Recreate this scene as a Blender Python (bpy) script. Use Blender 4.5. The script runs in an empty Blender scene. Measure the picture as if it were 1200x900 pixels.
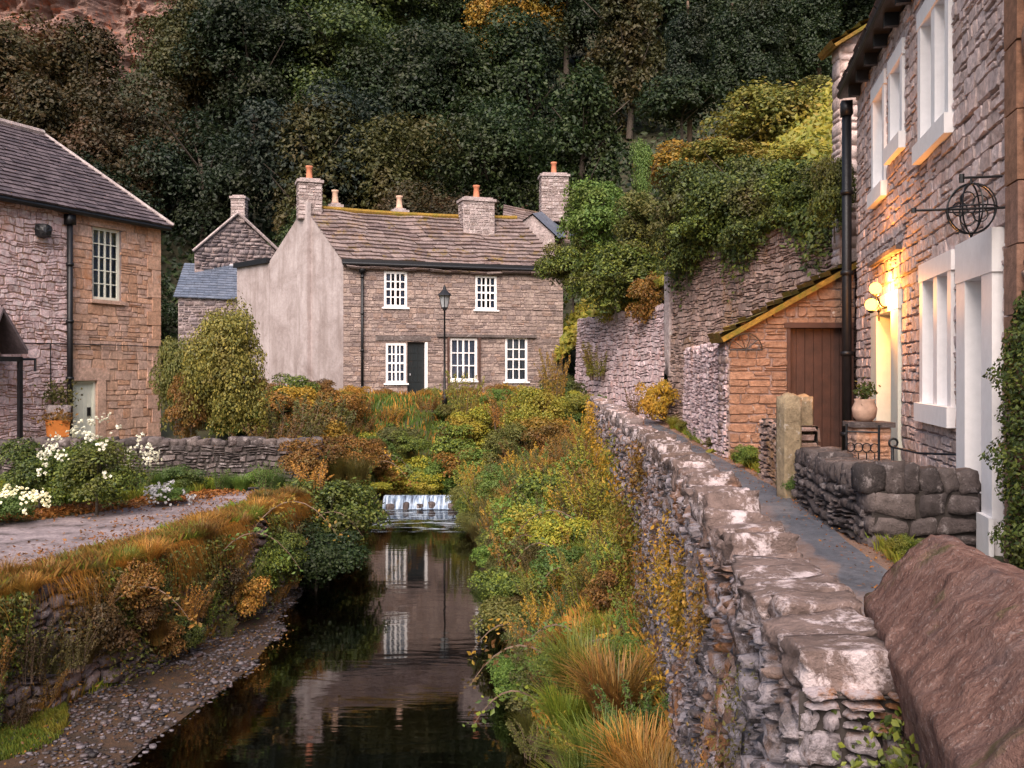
import bpy, math, random
import numpy as np
from mathutils import Vector, noise as mnoise
R = math.radians
rng = np.random.default_rng(7)
random.seed(7)
scene = bpy.context.scene
# ---------------------------------------------------------------- camera, sky, sun, exposure
CZ = 3.3                       # eye height above the water
F = 1100.0                     # focal length in pixels of a 1200 px wide picture
cam_d = bpy.data.cameras.new("camera"); cam = bpy.data.objects.new("camera", cam_d)
scene.collection.objects.link(cam); scene.camera = cam
cam.location = (0, 0, CZ); cam.rotation_euler = (R(90), 0, 0)
cam_d.sensor_width = 36; cam_d.lens = 36 * F / 1200; cam_d.shift_y = -15 / 1200
cam_d.clip_start = 0.05; cam_d.clip_end = 2000
SUN_EL, SUN_AZ = R(46), R(190)      # azimuth measured from +Y clockwise: behind the camera, to the left
world = bpy.data.worlds.new("World"); scene.world = world; world.use_nodes = True
wn = world.node_tree; bg = wn.nodes["Background"]
sky = wn.nodes.new("ShaderNodeTexSky"); sky.sky_type = 'NISHITA'; sky.sun_disc = False
sky.sun_elevation = SUN_EL; sky.sun_rotation = SUN_AZ; sky.air_density = 1.3; sky.dust_density = 3.5; sky.ozone_density = 1.0
wn.links.new(sky.outputs[0], bg.inputs[0]); bg.inputs[1].default_value = 0.105
sl = bpy.data.lights.new("sun", 'SUN'); sl.energy = 3.9; sl.angle = R(55); sl.color = (1.0, 0.86, 0.76)
so = bpy.data.objects.new("sun", sl); scene.collection.objects.link(so)
sd = Vector((math.sin(SUN_AZ) * math.cos(SUN_EL), math.cos(SUN_AZ) * math.cos(SUN_EL), math.sin(SUN_EL)))
so.rotation_euler = sd.to_track_quat('Z', 'Y').to_euler(); so.location = (-10, -20, 40)
vs = scene.view_settings; vs.view_transform = 'Standard'; vs.look = 'None'; vs.gamma = 1; vs.use_curve_mapping = False
vs.exposure = 0.86
scene.render.engine = 'CYCLES'
scene.cycles.max_bounces = 6; scene.cycles.transparent_max_bounces = 12; scene.cycles.sample_clamp_indirect = 4

# ---------------------------------------------------------------- object helpers
COL = scene.collection
def at(px, py, D):             # a picture point at depth D -> world
    return np.array([(px - 600) / F * D, D, CZ + (435 - py) / F * D])
def tag(o, label=None, cat=None, group=None, kind=None):
    if label: o["label"] = label
    if cat: o["category"] = cat
    if group: o["group"] = group
    if kind: o["kind"] = kind
    return o
def thing(name, base, label, cat, group=None):
    o = bpy.data.objects.new(name, None); COL.objects.link(o); o.location = [float(c) for c in base]
    o.empty_display_size = 0.2
    return tag(o, label, cat, group)
def root_of(o):
    while o.parent: o = o.parent
    return o
def mesh_from(name, V, Fc, mat, smooth=False):
    me = bpy.data.meshes.new(name)
    me.from_pydata(np.asarray(V, dtype=float).reshape(-1, 3).tolist() if not isinstance(V, list) else V, [], Fc if isinstance(Fc, list) else Fc.tolist())
    mats = mat if isinstance(mat, (list, tuple)) else [mat]
    for m in mats: me.materials.append(m)
    if smooth: me.polygons.foreach_set("use_smooth", [True] * len(me.polygons))
    me.update()
    return me
class MB:
    def __init__(s): s.V = []; s.F = []; s.n = 0
    def add(s, V, Fc):
        V = np.asarray(V, float).reshape(-1, 3)
        s.V.append(V); n = s.n
        if isinstance(Fc, np.ndarray): s.F.extend((Fc + n).tolist())
        else: s.F.extend([[i + n for i in f] for f in Fc])
        s.n += len(V); return s
    def box(s, x0, x1, y0, y1, z0, z1, m=None):
        P = np.array([(x, y, z) for x in (x0, x1) for y in (y0, y1) for z in (z0, z1)], float)
        if m is not None: P = m(P[:, 0], P[:, 1], P[:, 2])
        return s.add(P, [[0, 1, 3, 2], [4, 6, 7, 5], [0, 4, 5, 1], [2, 3, 7, 6], [0, 2, 6, 4], [1, 5, 7, 3]])
    def quad(s, P): return s.add(P, [list(range(len(P)))])
    def tube(s, P, r, n=8, cap=True):
        P = [Vector([float(c) for c in p]) for p in P]; rs = r if hasattr(r, '__len__') else [r] * len(P)
        V = []; up = None
        for i, p in enumerate(P):
            t = (P[min(i + 1, len(P) - 1)] - P[max(i - 1, 0)]).normalized()
            if up is None:
                up = Vector((0, 0, 1)) if abs(t.z) < .9 else Vector((1, 0, 0))
            a = t.cross(up).normalized(); b = a.cross(t).normalized(); up = b
            for k in range(n):
                an = 2 * math.pi * k / n
                V.append(p + (a * math.cos(an) + b * math.sin(an)) * rs[i])
        Fc = []
        for i in range(len(P) - 1):
            for k in range(n):
                k2 = (k + 1) % n
                Fc.append([i * n + k, i * n + k2, (i + 1) * n + k2, (i + 1) * n + k])
        if cap: Fc += [list(range(n))[::-1], [(len(P) - 1) * n + k for k in range(n)]]
        return s.add([tuple(v) for v in V], Fc)
    def lathe(s, c, prof, n=16):
        V = []; Fc = []
        for (r, z) in prof:
            for k in range(n):
                a = 2 * math.pi * k / n; V.append((c[0] + r * math.cos(a), c[1] + r * math.sin(a), c[2] + z))
        for i in range(len(prof) - 1):
            for k in range(n):
                k2 = (k + 1) % n; Fc.append([i * n + k, i * n + k2, (i + 1) * n + k2, (i + 1) * n + k])
        Fc += [list(range(n))[::-1], [(len(prof) - 1) * n + k for k in range(n)]]
        return s.add(V, Fc)
    def sphere(s, c, r, n=14, sz=1.0):
        m = n // 2
        return s.lathe(c, [(max(r * math.sin(math.pi * i / m), 1e-4), -r * sz * math.cos(math.pi * i / m)) for i in range(m + 1)], n)
    def build(s, name, mat, parent=None, smooth=False, base=None):
        V = np.concatenate(s.V); 
        if parent is not None: b = np.array(root_of(parent).location[:])
        elif base is not None: b = np.array(base, float)
        else: b = np.zeros(3)
        me = mesh_from(name, V - b, s.F, mat, smooth)
        o = bpy.data.objects.new(name, me); COL.objects.link(o)
        if parent is not None: o.parent = parent
        else: o.location = b.tolist()
        return o

# ---------------------------------------------------------------- materials
def newmat(name):
    m = bpy.data.materials.new(name); m.use_nodes = True
    nt = m.node_tree; return m, nt, nt.nodes["Principled BSDF"], nt.nodes["Material Output"]
def N(nt, t, **kw):
    n = nt.nodes.new(t)
    for k, v in kw.items():
        if k.startswith('i_'):
            n.inputs[k[2:].replace('_', ' ')].default_value = v
        else: setattr(n, k, v)
    return n
def ramp(nt, fac, cols, pos=None, interp='LINEAR'):
    r = nt.nodes.new("ShaderNodeValToRGB"); cr = r.color_ramp; cr.interpolation = interp
    k = len(cols)
    for i, c in enumerate(cols):
        p = pos[i] if pos else i / max(k - 1, 1)
        if i < 2: e = cr.elements[i]; e.position = p
        else: e = cr.elements.new(p)
        e.color = (*c, 1)
    nt.links.new(fac, r.inputs[0]); return r.outputs[0]
def mixc(nt, fac, a, b, mode='MIX'):
    m = nt.nodes.new("ShaderNodeMix"); m.data_type = 'RGBA'; m.blend_type = mode
    for inp, v in ((m.inputs['Factor'], fac), (m.inputs['A'], a), (m.inputs['B'], b)):
        if isinstance(v, (int, float)): inp.default_value = v
        elif isinstance(v, tuple): inp.default_value = (*v, 1)
        else: nt.links.new(v, inp)
    return m.outputs['Result']
def tex(nt, scale, detail=5, rough=.6, dist=0.0, pos=None):
    n = nt.nodes.new("ShaderNodeTexNoise"); n.inputs['Scale'].default_value = scale; n.inputs['Detail'].default_value = detail
    n.inputs['Roughness'].default_value = rough; n.inputs['Distortion'].default_value = dist
    if pos is None: pos = nt.nodes.new("ShaderNodeNewGeometry").outputs['Position']
    nt.links.new(pos, n.inputs['Vector']); return n.outputs['Fac']
def rng_map(nt, fac, a, b, c=0, d=1):
    m = nt.nodes.new("ShaderNodeMapRange"); nt.links.new(fac, m.inputs[0])
    for i, v in enumerate((a, b, c, d)): m.inputs[i + 1].default_value = v
    return m.outputs[0]
def grey(v): return (v, v, v)
def stone(name, cols, lichen=0.0, lcol=(.5, .46, .44), stain=0.0, scol=(.4, .16, .04), bump=.35, scale=14, rough=.9, moss=0.0, mcol=(.08, .09, .02)):
    m, nt, b, out = newmat(name)
    g = nt.nodes.new("ShaderNodeNewGeometry"); pos = g.outputs['Position']
    c = ramp(nt, g.outputs['Random Per Island'], cols)
    n1 = tex(nt, 3.0, 6, .65, pos=pos); n2 = tex(nt, scale, 8, .7, pos=pos)
    c = mixc(nt, 1.0, c, ramp(nt, n2, [grey(.55), grey(1.35)], [.3, .72]), 'MULTIPLY')
    c = mixc(nt, 1.0, c, ramp(nt, n1, [grey(.72), grey(1.2)], [.3, .7]), 'MULTIPLY')
    if stain: c = mixc(nt, rng_map(nt, tex(nt, 1.3, 5, .7, .4, pos), .62 - stain * .25, .78 - stain * .2, 0, .85), c, scol)
    if lichen: c = mixc(nt, rng_map(nt, tex(nt, 7.0, 8, .75, .3, pos), .66 - lichen * .25, .72 - lichen * .2, 0, .85), c, lcol)
    if moss: c = mixc(nt, rng_map(nt, tex(nt, 1.9, 8, .75, .3, pos), .68 - moss * .3, .76 - moss * .25, 0, .9), c, mcol)
    nt.links.new(c, b.inputs['Base Color']); b.inputs['Roughness'].default_value = rough; b.inputs['Specular IOR Level'].default_value = .3
    bm = nt.nodes.new("ShaderNodeBump"); bm.inputs['Strength'].default_value = bump; bm.inputs['Distance'].default_value = .03
    mx = nt.nodes.new("ShaderNodeMath"); mx.operation = 'ADD'; nt.links.new(n2, mx.inputs[0]); nt.links.new(tex(nt, scale * 4, 6, .7, pos=pos), mx.inputs[1])
    nt.links.new(mx.outputs[0], bm.inputs['Height']); nt.links.new(bm.outputs[0], b.inputs['Normal'])
    return m
def plain(name, col, rough=.6, var=.25, bump=.1, metal=0.0, scale=9):
    m, nt, b, out = newmat(name)
    n = tex(nt, scale, 6, .65)
    nt.links.new(mixc(nt, 1.0, col, ramp(nt, n, [grey(1 - var), grey(1 + var)], [.3, .7]), 'MULTIPLY'), b.inputs['Base Color'])
    b.inputs['Roughness'].default_value = rough; b.inputs['Metallic'].default_value = metal
    if bump:
        bm = nt.nodes.new("ShaderNodeBump"); bm.inputs['Strength'].default_value = bump; bm.inputs['Distance'].default_value = .02
        nt.links.new(tex(nt, scale * 5, 5), bm.inputs['Height']); nt.links.new(bm.outputs[0], b.inputs['Normal'])
    return m
def leafmat(name, cols, patch=None, pscale=.9, pamt=.5, trans=.25):
    m, nt, b, out = newmat(name)
    g = nt.nodes.new("ShaderNodeNewGeometry"); pos = g.outputs['Position']
    oi = nt.nodes.new("ShaderNodeObjectInfo")
    c = ramp(nt, g.outputs['Random Per Island'], cols)
    c = mixc(nt, 1.0, c, ramp(nt, oi.outputs['Random'], [(.6, .62, .7), (1.35, 1.35, 1.0)]), 'MULTIPLY')
    if patch: c = mixc(nt, rng_map(nt, tex(nt, pscale, 4, .6, .5, pos), .5, .7, 0, pamt), c, patch)
    nt.links.new(c, b.inputs['Base Color']); b.inputs['Roughness'].default_value = .55; b.inputs['Specular IOR Level'].default_value = .35
    t = nt.nodes.new("ShaderNodeBsdfTranslucent"); nt.links.new(c, t.inputs[0])
    mx = nt.nodes.new("ShaderNodeMixShader"); mx.inputs[0].default_value = trans
    nt.links.new(b.outputs[0], mx.inputs[1]); nt.links.new(t.outputs[0], mx.inputs[2]); nt.links.new(mx.outputs[0], out.inputs[0])
    return m
M = {}
M['pink_stone'] = stone("pink_stone", [(.46, .34, .31), (.58, .44, .41), (.66, .52, .50), (.52, .41, .40)], lichen=.15, lcol=(.5, .43, .42), bump=.5)
M['brown_sandstone'] = stone("brown_sandstone", [(.24, .12, .075), (.33, .18, .12), (.30, .17, .13)], bump=.3)
M['river_stone'] = stone("river_stone", [(0.087, 0.071, 0.076), (0.163, 0.133, 0.138), (0.235, 0.194, 0.194), (0.133, 0.102, 0.102)], lichen=.78, lcol=(.46, .40, .44), stain=.62, scol=(.36, .14, .035), bump=.9, scale=11)
M['coping_stone'] = stone("coping_stone", [(0.121, 0.082, 0.070), (0.206, 0.146, 0.136), (0.267, 0.175, 0.142), (0.169, 0.134, 0.136)], lichen=.6, lcol=(.62, .52, .54), stain=.1, scol=(.45, .2, .1), bump=.8, scale=10)
M['dark_dry_stone'] = stone("dark_dry_stone", [(.055, .045, .045), (.10, .08, .08), (.15, .12, .115), (.08, .06, .06)], lichen=.42, lcol=(.30, .26, .26), bump=.7)
def slab_mat():
    m, nt, b, out = newmat("parapet_stone")
    mp = nt.nodes.new("ShaderNodeMapping"); mp.inputs['Rotation'].default_value = (0, 0, R(-38)); mp.inputs['Scale'].default_value = (9, 34, 16)
    nt.links.new(nt.nodes.new("ShaderNodeNewGeometry").outputs['Position'], mp.inputs[0])
    st = tex(nt, 1.0, 8, .72, .3, mp.outputs[0]); sp = tex(nt, 95, 4, .7); big = tex(nt, 5, 8, .7, .3); mid = tex(nt, 28, 8, .75)
    c = ramp(nt, st, [(.075, .046, .043), (.165, .090, .076), (.24, .140, .118), (.31, .21, .19)], [.3, .45, .6, .72])
    c = mixc(nt, rng_map(nt, big, .5, .7, 0, .65), c, (.13, .10, .105))
    c = mixc(nt, rng_map(nt, sp, .58, .68, 0, .6), c, (.42, .33, .31)); c = mixc(nt, rng_map(nt, mid, .58, .70, 0, .65), c, (.36, .29, .28))
    c = mixc(nt, rng_map(nt, tex(nt, 3.1, 9, .75, .4), .58, .66, 0, .7), c, (.10, .095, .04))
    nt.links.new(c, b.inputs['Base Color']); b.inputs['Roughness'].default_value = 1; b.inputs['Specular IOR Level'].default_value = .08
    bm = nt.nodes.new("ShaderNodeBump"); bm.inputs['Strength'].default_value = 1; bm.inputs['Distance'].default_value = .02
    a1 = nt.nodes.new("ShaderNodeMath"); a1.operation = 'ADD'; nt.links.new(st, a1.inputs[0]); nt.links.new(mid, a1.inputs[1]); a2 = nt.nodes.new("ShaderNodeMath"); a2.operation = 'ADD'; nt.links.new(a1.outputs[0], a2.inputs[0]); nt.links.new(sp, a2.inputs[1])
    nt.links.new(a2.outputs[0], bm.inputs['Height']); nt.links.new(bm.outputs[0], b.inputs['Normal']); return m
M['parapet_stone'] = slab_mat()
M['rubble'] = stone("rubble", [(0.203, 0.141, 0.121), (0.335, 0.231, 0.207), (0.437, 0.307, 0.268), (0.262, 0.166, 0.146)], lichen=.35, lcol=(.36, .31, .30), stain=.35, scol=(.25, .13, .05), bump=.6)
M['garage_stone'] = stone("garage_stone", [(0.278, 0.163, 0.114), (0.352, 0.204, 0.139), (0.306, 0.179, 0.130)], lichen=.2, bump=.6)
M['orange_stone'] = stone("orange_stone", [(.50, .28, .185), (.62, .37, .26), (.57, .38, .31), (.54, .34, .27)], stain=.25, scol=(.46, .18, .07), lichen=.25, lcol=(.44, .34, .33), bump=.6)
M['white_rubble'] = stone("white_rubble", [(0.401, 0.276, 0.274), (0.617, 0.455, 0.474), (0.765, 0.580, 0.604), (0.524, 0.346, 0.345)], lichen=.6, lcol=(.56, .48, .49), stain=.28, scol=(.42, .2, .12), bump=.7)
M['cottage_stone'] = stone("cottage_stone", [(0.209, 0.158, 0.152), (0.306, 0.231, 0.210), (0.393, 0.303, 0.274), (0.270, 0.182, 0.152)], lichen=.2, lcol=(.36, .31, .31), bump=.6)
M['dark_rubble'] = stone("dark_rubble", [(.10, .08, .09), (.20, .16, .17), (.28, .22, .22), (.15, .11, .11)], lichen=.3, bump=.6)
M['chimney_stone'] = stone("chimney_stone", [(0.270, 0.207, 0.198), (0.360, 0.288, 0.288), (0.432, 0.360, 0.360)], lichen=.4, bump=.6)
M['slate_purple'] = stone("slate_purple", [(0.060, 0.047, 0.056), (0.095, 0.073, 0.083), (0.120, 0.093, 0.104), (0.071, 0.054, 0.064)], bump=.2, rough=.65, lichen=.1, lcol=(.2, .16, .15))
M['stone_slate'] = stone("stone_slate", [(0.121, 0.086, 0.086), (0.181, 0.137, 0.133), (0.234, 0.175, 0.167), (0.147, 0.099, 0.094)], bump=.5, rough=.8, lichen=.3, lcol=(.36, .30, .31), stain=.22, scol=(.22, .12, .04), moss=.42, mcol=(.17, .11, .02))
M['slate_blue'] = stone("slate_blue", [(0.084, 0.102, 0.144), (0.108, 0.126, 0.174), (0.132, 0.150, 0.198)], bump=.15, rough=.5)
M['moss_slab'] = stone("moss_slab", [(.20, .11, .03), (.30, .17, .03), (.16, .12, .03)], bump=.8, moss=.6, mcol=(.16, .14, .02))
M['post_stone'] = stone("post_stone", [(.30, .23, .15), (.30, .23, .15)], lichen=.3, bump=.6, moss=.3, mcol=(.16, .14, .04))
M['orange_mortar'] = plain('orange_mortar', (.34, .22, .16), .95, .3, .4)
M['mortar'] = plain("mortar", (.22, .165, .16), .95, .3, .4)
M['dark_mortar'] = plain("dark_mortar", (.035, .028, .026), .95, .3, .4)
M['white_paint'] = plain("white_paint", (.80, .77, .78), .55, .06, .05)
M['cream_paint'] = plain("cream_paint", (.62, .62, .54), .5, .08, .05)
M['black_iron'] = plain("black_iron", (.012, .012, .015), .45, .3, .1, metal=.3)
M['brown_timber'] = plain("brown_timber", (.06, .025, .018), .65, .35, .2, scale=5)
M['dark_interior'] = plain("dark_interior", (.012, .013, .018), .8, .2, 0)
M['curtain'] = plain("curtain", (.36, .43, .58), .8, .2, 0)  # white curtain, with the panes' bluish sky reflection put into its colour
M['terracotta'] = plain("terracotta", (.42, .15, .08), .8, .25, .2)
M['pale_terracotta'] = plain("pale_terracotta", (.5, .32, .24), .8, .25, .2)
M['orange_box'] = plain("orange_box", (.5, .16, .03), .7, .2, .2)
M['bark'] = plain("bark", (.06, .045, .035), .9, .4, .6, scale=8)
M['twig'] = plain("twig", (.13, .085, .06), .9, .4, .2, scale=12)
M['lead'] = plain("lead", (.30, .30, .34), .5, .15, .1)
def render_mat():
    m, nt, b, out = newmat("lime_render")
    n = tex(nt, 1.1, 8, .7, .6); n2 = tex(nt, 9, 6, .7)
    sep = nt.nodes.new("ShaderNodeSeparateXYZ"); g = nt.nodes.new("ShaderNodeNewGeometry"); nt.links.new(g.outputs['Position'], sep.inputs[0])
    cmb = nt.nodes.new("ShaderNodeCombineXYZ")
    for i, k in enumerate((1.0, 1.0, .12)):
        mm = nt.nodes.new("ShaderNodeMath"); mm.operation = 'MULTIPLY'; mm.inputs[1].default_value = k
        nt.links.new(sep.outputs[i], mm.inputs[0]); nt.links.new(mm.outputs[0], cmb.inputs[i])
    st = tex(nt, 3.2, 5, .6, pos=cmb.outputs[0])
    c = ramp(nt, n, [(.24, .19, .185), (.34, .285, .285), (.42, .36, .365)], [.3, .5, .7])
    c = mixc(nt, 1.0, c, ramp(nt, n2, [grey(.85), grey(1.1)], [.3, .7]), 'MULTIPLY')
    c = mixc(nt, rng_map(nt, st, .48, .72, 0, .65), c, (.19, .145, .135))
    nt.links.new(c, b.inputs['Base Color']); b.inputs['Roughness'].default_value = .9
    bm = nt.nodes.new("ShaderNodeBump"); bm.inputs['Strength'].default_value = .4; bm.inputs['Distance'].default_value = .03
    nt.links.new(n2, bm.inputs['Height']); nt.links.new(bm.outputs[0], b.inputs['Normal']); return m
M['lime_render'] = render_mat()
def glass_mat():
    m, nt, b, out = newmat("window_glass")
    g = nt.nodes.new("ShaderNodeBsdfGlossy"); g.inputs['Roughness'].default_value = .04; g.inputs[0].default_value = (.9, .93, 1, 1)
    t = nt.nodes.new("ShaderNodeBsdfTransparent"); t.inputs[0].default_value = (.85, .9, .95, 1)
    fr = nt.nodes.new("ShaderNodeFresnel"); fr.inputs[0].default_value = 1.9
    mx = nt.nodes.new("ShaderNodeMixShader"); nt.links.new(fr.outputs[0], mx.inputs[0]); nt.links.new(t.outputs[0], mx.inputs[1]); nt.links.new(g.outputs[0], mx.inputs[2])
    nt.links.new(mx.outputs[0], out.inputs[0]); return m
M['dark_door'] = plain('dark_door', (.008, .012, .015), .4, .2, .05)
M['lamp_glass'] = plain('lamp_glass', (.35, .36, .38), .2, .1, 0)
M['glass'] = glass_mat()
def water_mat():
    m, nt, b, out = newmat("stream_water")
    g = nt.nodes.new("ShaderNodeBsdfGlossy"); g.inputs['Roughness'].default_value = .035
    t = nt.nodes.new("ShaderNodeBsdfTransparent"); t.inputs[0].default_value = (.40, .29, .19, 1)
    fr = nt.nodes.new("ShaderNodeFresnel"); fr.inputs[0].default_value = 2.4
    bm = nt.nodes.new("ShaderNodeBump"); bm.inputs['Strength'].default_value = .035; bm.inputs['Distance'].default_value = .05
    mp = nt.nodes.new("ShaderNodeMapping"); mp.inputs['Scale'].default_value = (.55, 2.6, 1)
    nt.links.new(nt.nodes.new("ShaderNodeNewGeometry").outputs['Position'], mp.inputs[0])
    nt.links.new(tex(nt, 2.2, 3, .5, .3, mp.outputs[0]), bm.inputs['Height'])
    nt.links.new(bm.outputs[0], g.inputs['Normal']); nt.links.new(bm.outputs[0], fr.inputs['Normal'])
    mx = nt.nodes.new("ShaderNodeMixShader"); nt.links.new(fr.outputs[0], mx.inputs[0]); nt.links.new(t.outputs[0], mx.inputs[1]); nt.links.new(g.outputs[0], mx.inputs[2])
    nt.links.new(mx.outputs[0], out.inputs[0]); return m
M['water'] = water_mat()
def ground_mat(name, cols, scale=4, bump=.6, pos=None):
    m, nt, b, out = newmat(name)
    c = ramp(nt, tex(nt, scale, 9, .75, .3), cols, pos); c = mixc(nt, 1.0, c, ramp(nt, tex(nt, scale * 9, 6, .7), [grey(.6), grey(1.3)], [.3, .7]), 'MULTIPLY')
    nt.links.new(c, b.inputs['Base Color']); b.inputs['Roughness'].default_value = .9
    bm = nt.nodes.new("ShaderNodeBump"); bm.inputs['Strength'].default_value = bump; bm.inputs['Distance'].default_value = .06
    nt.links.new(tex(nt, scale * 6, 8, .75), bm.inputs['Height']); nt.links.new(bm.outputs[0], b.inputs['Normal']); return m
M['soil'] = ground_mat("soil", [(.03, .022, .012), (.06, .045, .02), (.05, .06, .018), (.12, .06, .02)], 2.5)
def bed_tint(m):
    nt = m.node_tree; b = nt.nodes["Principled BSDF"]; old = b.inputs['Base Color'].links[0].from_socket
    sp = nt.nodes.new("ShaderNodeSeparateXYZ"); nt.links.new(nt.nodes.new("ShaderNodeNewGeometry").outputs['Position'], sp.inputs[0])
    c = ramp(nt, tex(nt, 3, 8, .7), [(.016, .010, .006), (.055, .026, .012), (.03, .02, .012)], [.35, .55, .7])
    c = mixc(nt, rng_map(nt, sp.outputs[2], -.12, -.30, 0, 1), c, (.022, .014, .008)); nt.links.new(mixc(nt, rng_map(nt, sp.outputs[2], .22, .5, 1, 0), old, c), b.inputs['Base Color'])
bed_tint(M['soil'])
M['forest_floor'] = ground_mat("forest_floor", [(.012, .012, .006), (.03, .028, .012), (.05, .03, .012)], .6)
M['meadow'] = ground_mat("meadow", [(.06, .07, .015), (.12, .12, .02), (.16, .10, .03)], .5)
M['road'] = ground_mat("worn_tarmac", [(0.043, 0.030, 0.030), (0.145, 0.115, 0.123), (0.212, 0.170, 0.183), (0.281, 0.230, 0.238)], 2.2, .5, [.36, .44, .55, .66])
M['asphalt'] = ground_mat("lane_asphalt", [(.05, .052, .062), (.085, .09, .11), (.12, .12, .14), (.19, .16, .16)], 1.6, .5, [.32, .45, .58, .72])
M["asphalt"].node_tree.nodes["Principled BSDF"].inputs["Roughness"].default_value = .5
M['verge'] = ground_mat("verge_gravel", [(.12, .07, .05), (.25, .15, .11), (.33, .22, .18)], 7, .7)
M['pebble'] = stone("pebble", [(0.019, 0.015, 0.017), (0.037, 0.031, 0.034), (0.068, 0.056, 0.059), (0.149, 0.130, 0.149), (0.056, 0.028, 0.022)], bump=.3, rough=.45)
M['rock'] = stone("rock_face", [(.20, .12, .10), (.20, .12, .10)], lichen=.3, lcol=(.42, .30, .28), stain=.4, scol=(.36, .10, .04), bump=1, scale=1.2)
def foam():
    m, nt, b, out = newmat("white_water")
    mp = nt.nodes.new("ShaderNodeMapping"); mp.inputs['Scale'].default_value = (9, 1, .8)
    nt.links.new(nt.nodes.new("ShaderNodeNewGeometry").outputs['Position'], mp.inputs[0])
    nt.links.new(ramp(nt, tex(nt, 1.6, 5, .7, 0, mp.outputs[0]), [(.05, .06, .09), (.20, .26, .36), (.6, .68, .8)], [.38, .5, .66]), b.inputs['Base Color'])
    b.inputs['Roughness'].default_value = .25; return m
M['foam'] = foam()
def froth():
    m, nt, b, out = newmat("froth"); mp = nt.nodes.new("ShaderNodeMapping"); mp.inputs['Scale'].default_value = (.9, 3.2, 1)
    nt.links.new(nt.nodes.new("ShaderNodeNewGeometry").outputs['Position'], mp.inputs[0]); b.inputs['Base Color'].default_value = (.55, .62, .72, 1); b.inputs['Roughness'].default_value = .3
    t = nt.nodes.new("ShaderNodeBsdfTransparent"); mx = nt.nodes.new("ShaderNodeMixShader"); nt.links.new(rng_map(nt, tex(nt, 1.3, 6, .65, .8, mp.outputs[0]), .52, .68, 0, .7), mx.inputs[0])
    nt.links.new(t.outputs[0], mx.inputs[1]); nt.links.new(b.outputs[0], mx.inputs[2]); nt.links.new(mx.outputs[0], out.inputs[0]); return m
M['froth'] = froth()
def globe():
    m, nt, b, out = newmat("lit_globe"); e = nt.nodes.new("ShaderNodeEmission"); e.inputs[0].default_value = (1, .44, .09, 1); e.inputs[1].default_value = 4.5
    t = nt.nodes.new("ShaderNodeBsdfTransparent"); mx = nt.nodes.new("ShaderNodeMixShader"); mx.inputs[0].default_value = .45
    nt.links.new(t.outputs[0], mx.inputs[1]); nt.links.new(e.outputs[0], mx.inputs[2]); nt.links.new(mx.outputs[0], out.inputs[0]); return m
M['globe'] = globe()
L = {}
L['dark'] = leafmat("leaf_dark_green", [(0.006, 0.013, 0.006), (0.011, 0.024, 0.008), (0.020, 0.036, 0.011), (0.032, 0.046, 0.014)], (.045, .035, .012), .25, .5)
L['deep'] = leafmat("leaf_deep_green", [(0.008, 0.016, 0.010), (0.014, 0.026, 0.015), (0.026, 0.041, 0.020), (0.039, 0.049, 0.022)])
L['brown'] = leafmat('leaf_brown', [(0.019, 0.018, 0.008), (0.038, 0.029, 0.011), (0.058, 0.035, 0.013), (0.029, 0.032, 0.013)], (.10, .035, .015), .3, .6)
L['olive'] = leafmat("leaf_olive", [(0.051, 0.057, 0.020), (0.086, 0.094, 0.025), (0.122, 0.108, 0.029), (0.072, 0.086, 0.029)], (.11, .05, .015), .4, .55)
L['fresh'] = leafmat("leaf_fresh_green", [(0.043, 0.086, 0.021), (0.079, 0.144, 0.029), (0.129, 0.187, 0.040), (0.071, 0.115, 0.029)], (.13, .12, .02), .9, .5)
L['yellow'] = leafmat("leaf_yellow_green", [(0.105, 0.135, 0.021), (0.210, 0.210, 0.030), (0.315, 0.255, 0.033), (0.135, 0.150, 0.030)], (.26, .12, .02), .8, .6)
L['gold'] = leafmat("leaf_gold", [(0.184, 0.138, 0.023), (0.322, 0.196, 0.023), (0.414, 0.218, 0.029), (0.138, 0.115, 0.023)], (.32, .10, .02), .8, .6)
L['rust'] = leafmat("leaf_rust", [(0.090, 0.041, 0.016), (0.171, 0.072, 0.018), (0.234, 0.114, 0.023), (0.081, 0.062, 0.018)], (.10, .09, .02), 1.2, .6)
L['hedge'] = leafmat("leaf_hedge", [(0.026, 0.044, 0.013), (0.058, 0.086, 0.019), (0.104, 0.140, 0.025), (0.169, 0.188, 0.032)], (.11, .045, .02), .7, .45)
L['topiary'] = leafmat("leaf_topiary", [(0.064, 0.071, 0.023), (0.128, 0.122, 0.032), (0.217, 0.178, 0.045), (0.089, 0.089, 0.025)], (.13, .07, .025), 1.0, .5)
L['wood_green'] = leafmat('leaf_wood_green', [(.012, .024, .009), (.026, .046, .013), (.048, .072, .018), (.078, .10, .022)], (.06, .045, .012), .3, .5)
L['wood_olive'] = leafmat('leaf_wood_olive', [(.026, .03, .010), (.045, .048, .014), (.064, .056, .015), (.038, .045, .015)], (.09, .04, .012), .3, .5)
L['flower'] = leafmat("petal_white", [(.65, .62, .6), (.8, .78, .76)], None, trans=.2)
L['grass'] = leafmat("grass_green", [(0.068, 0.108, 0.019), (0.121, 0.176, 0.024), (0.203, 0.216, 0.030), (0.095, 0.121, 0.027)], (.26, .14, .02), 1.5, .5)
L['drygrass'] = leafmat("grass_orange", [(0.228, 0.117, 0.031), (0.380, 0.180, 0.037), (0.456, 0.244, 0.062), (0.285, 0.108, 0.031), (0.133, 0.117, 0.037)], (.13, .12, .02), 1.4, .45)
L['litter'] = leafmat("leaf_litter", [(.16, .06, .02), (.27, .09, .02), (.34, .14, .03), (.10, .05, .02)])
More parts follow.
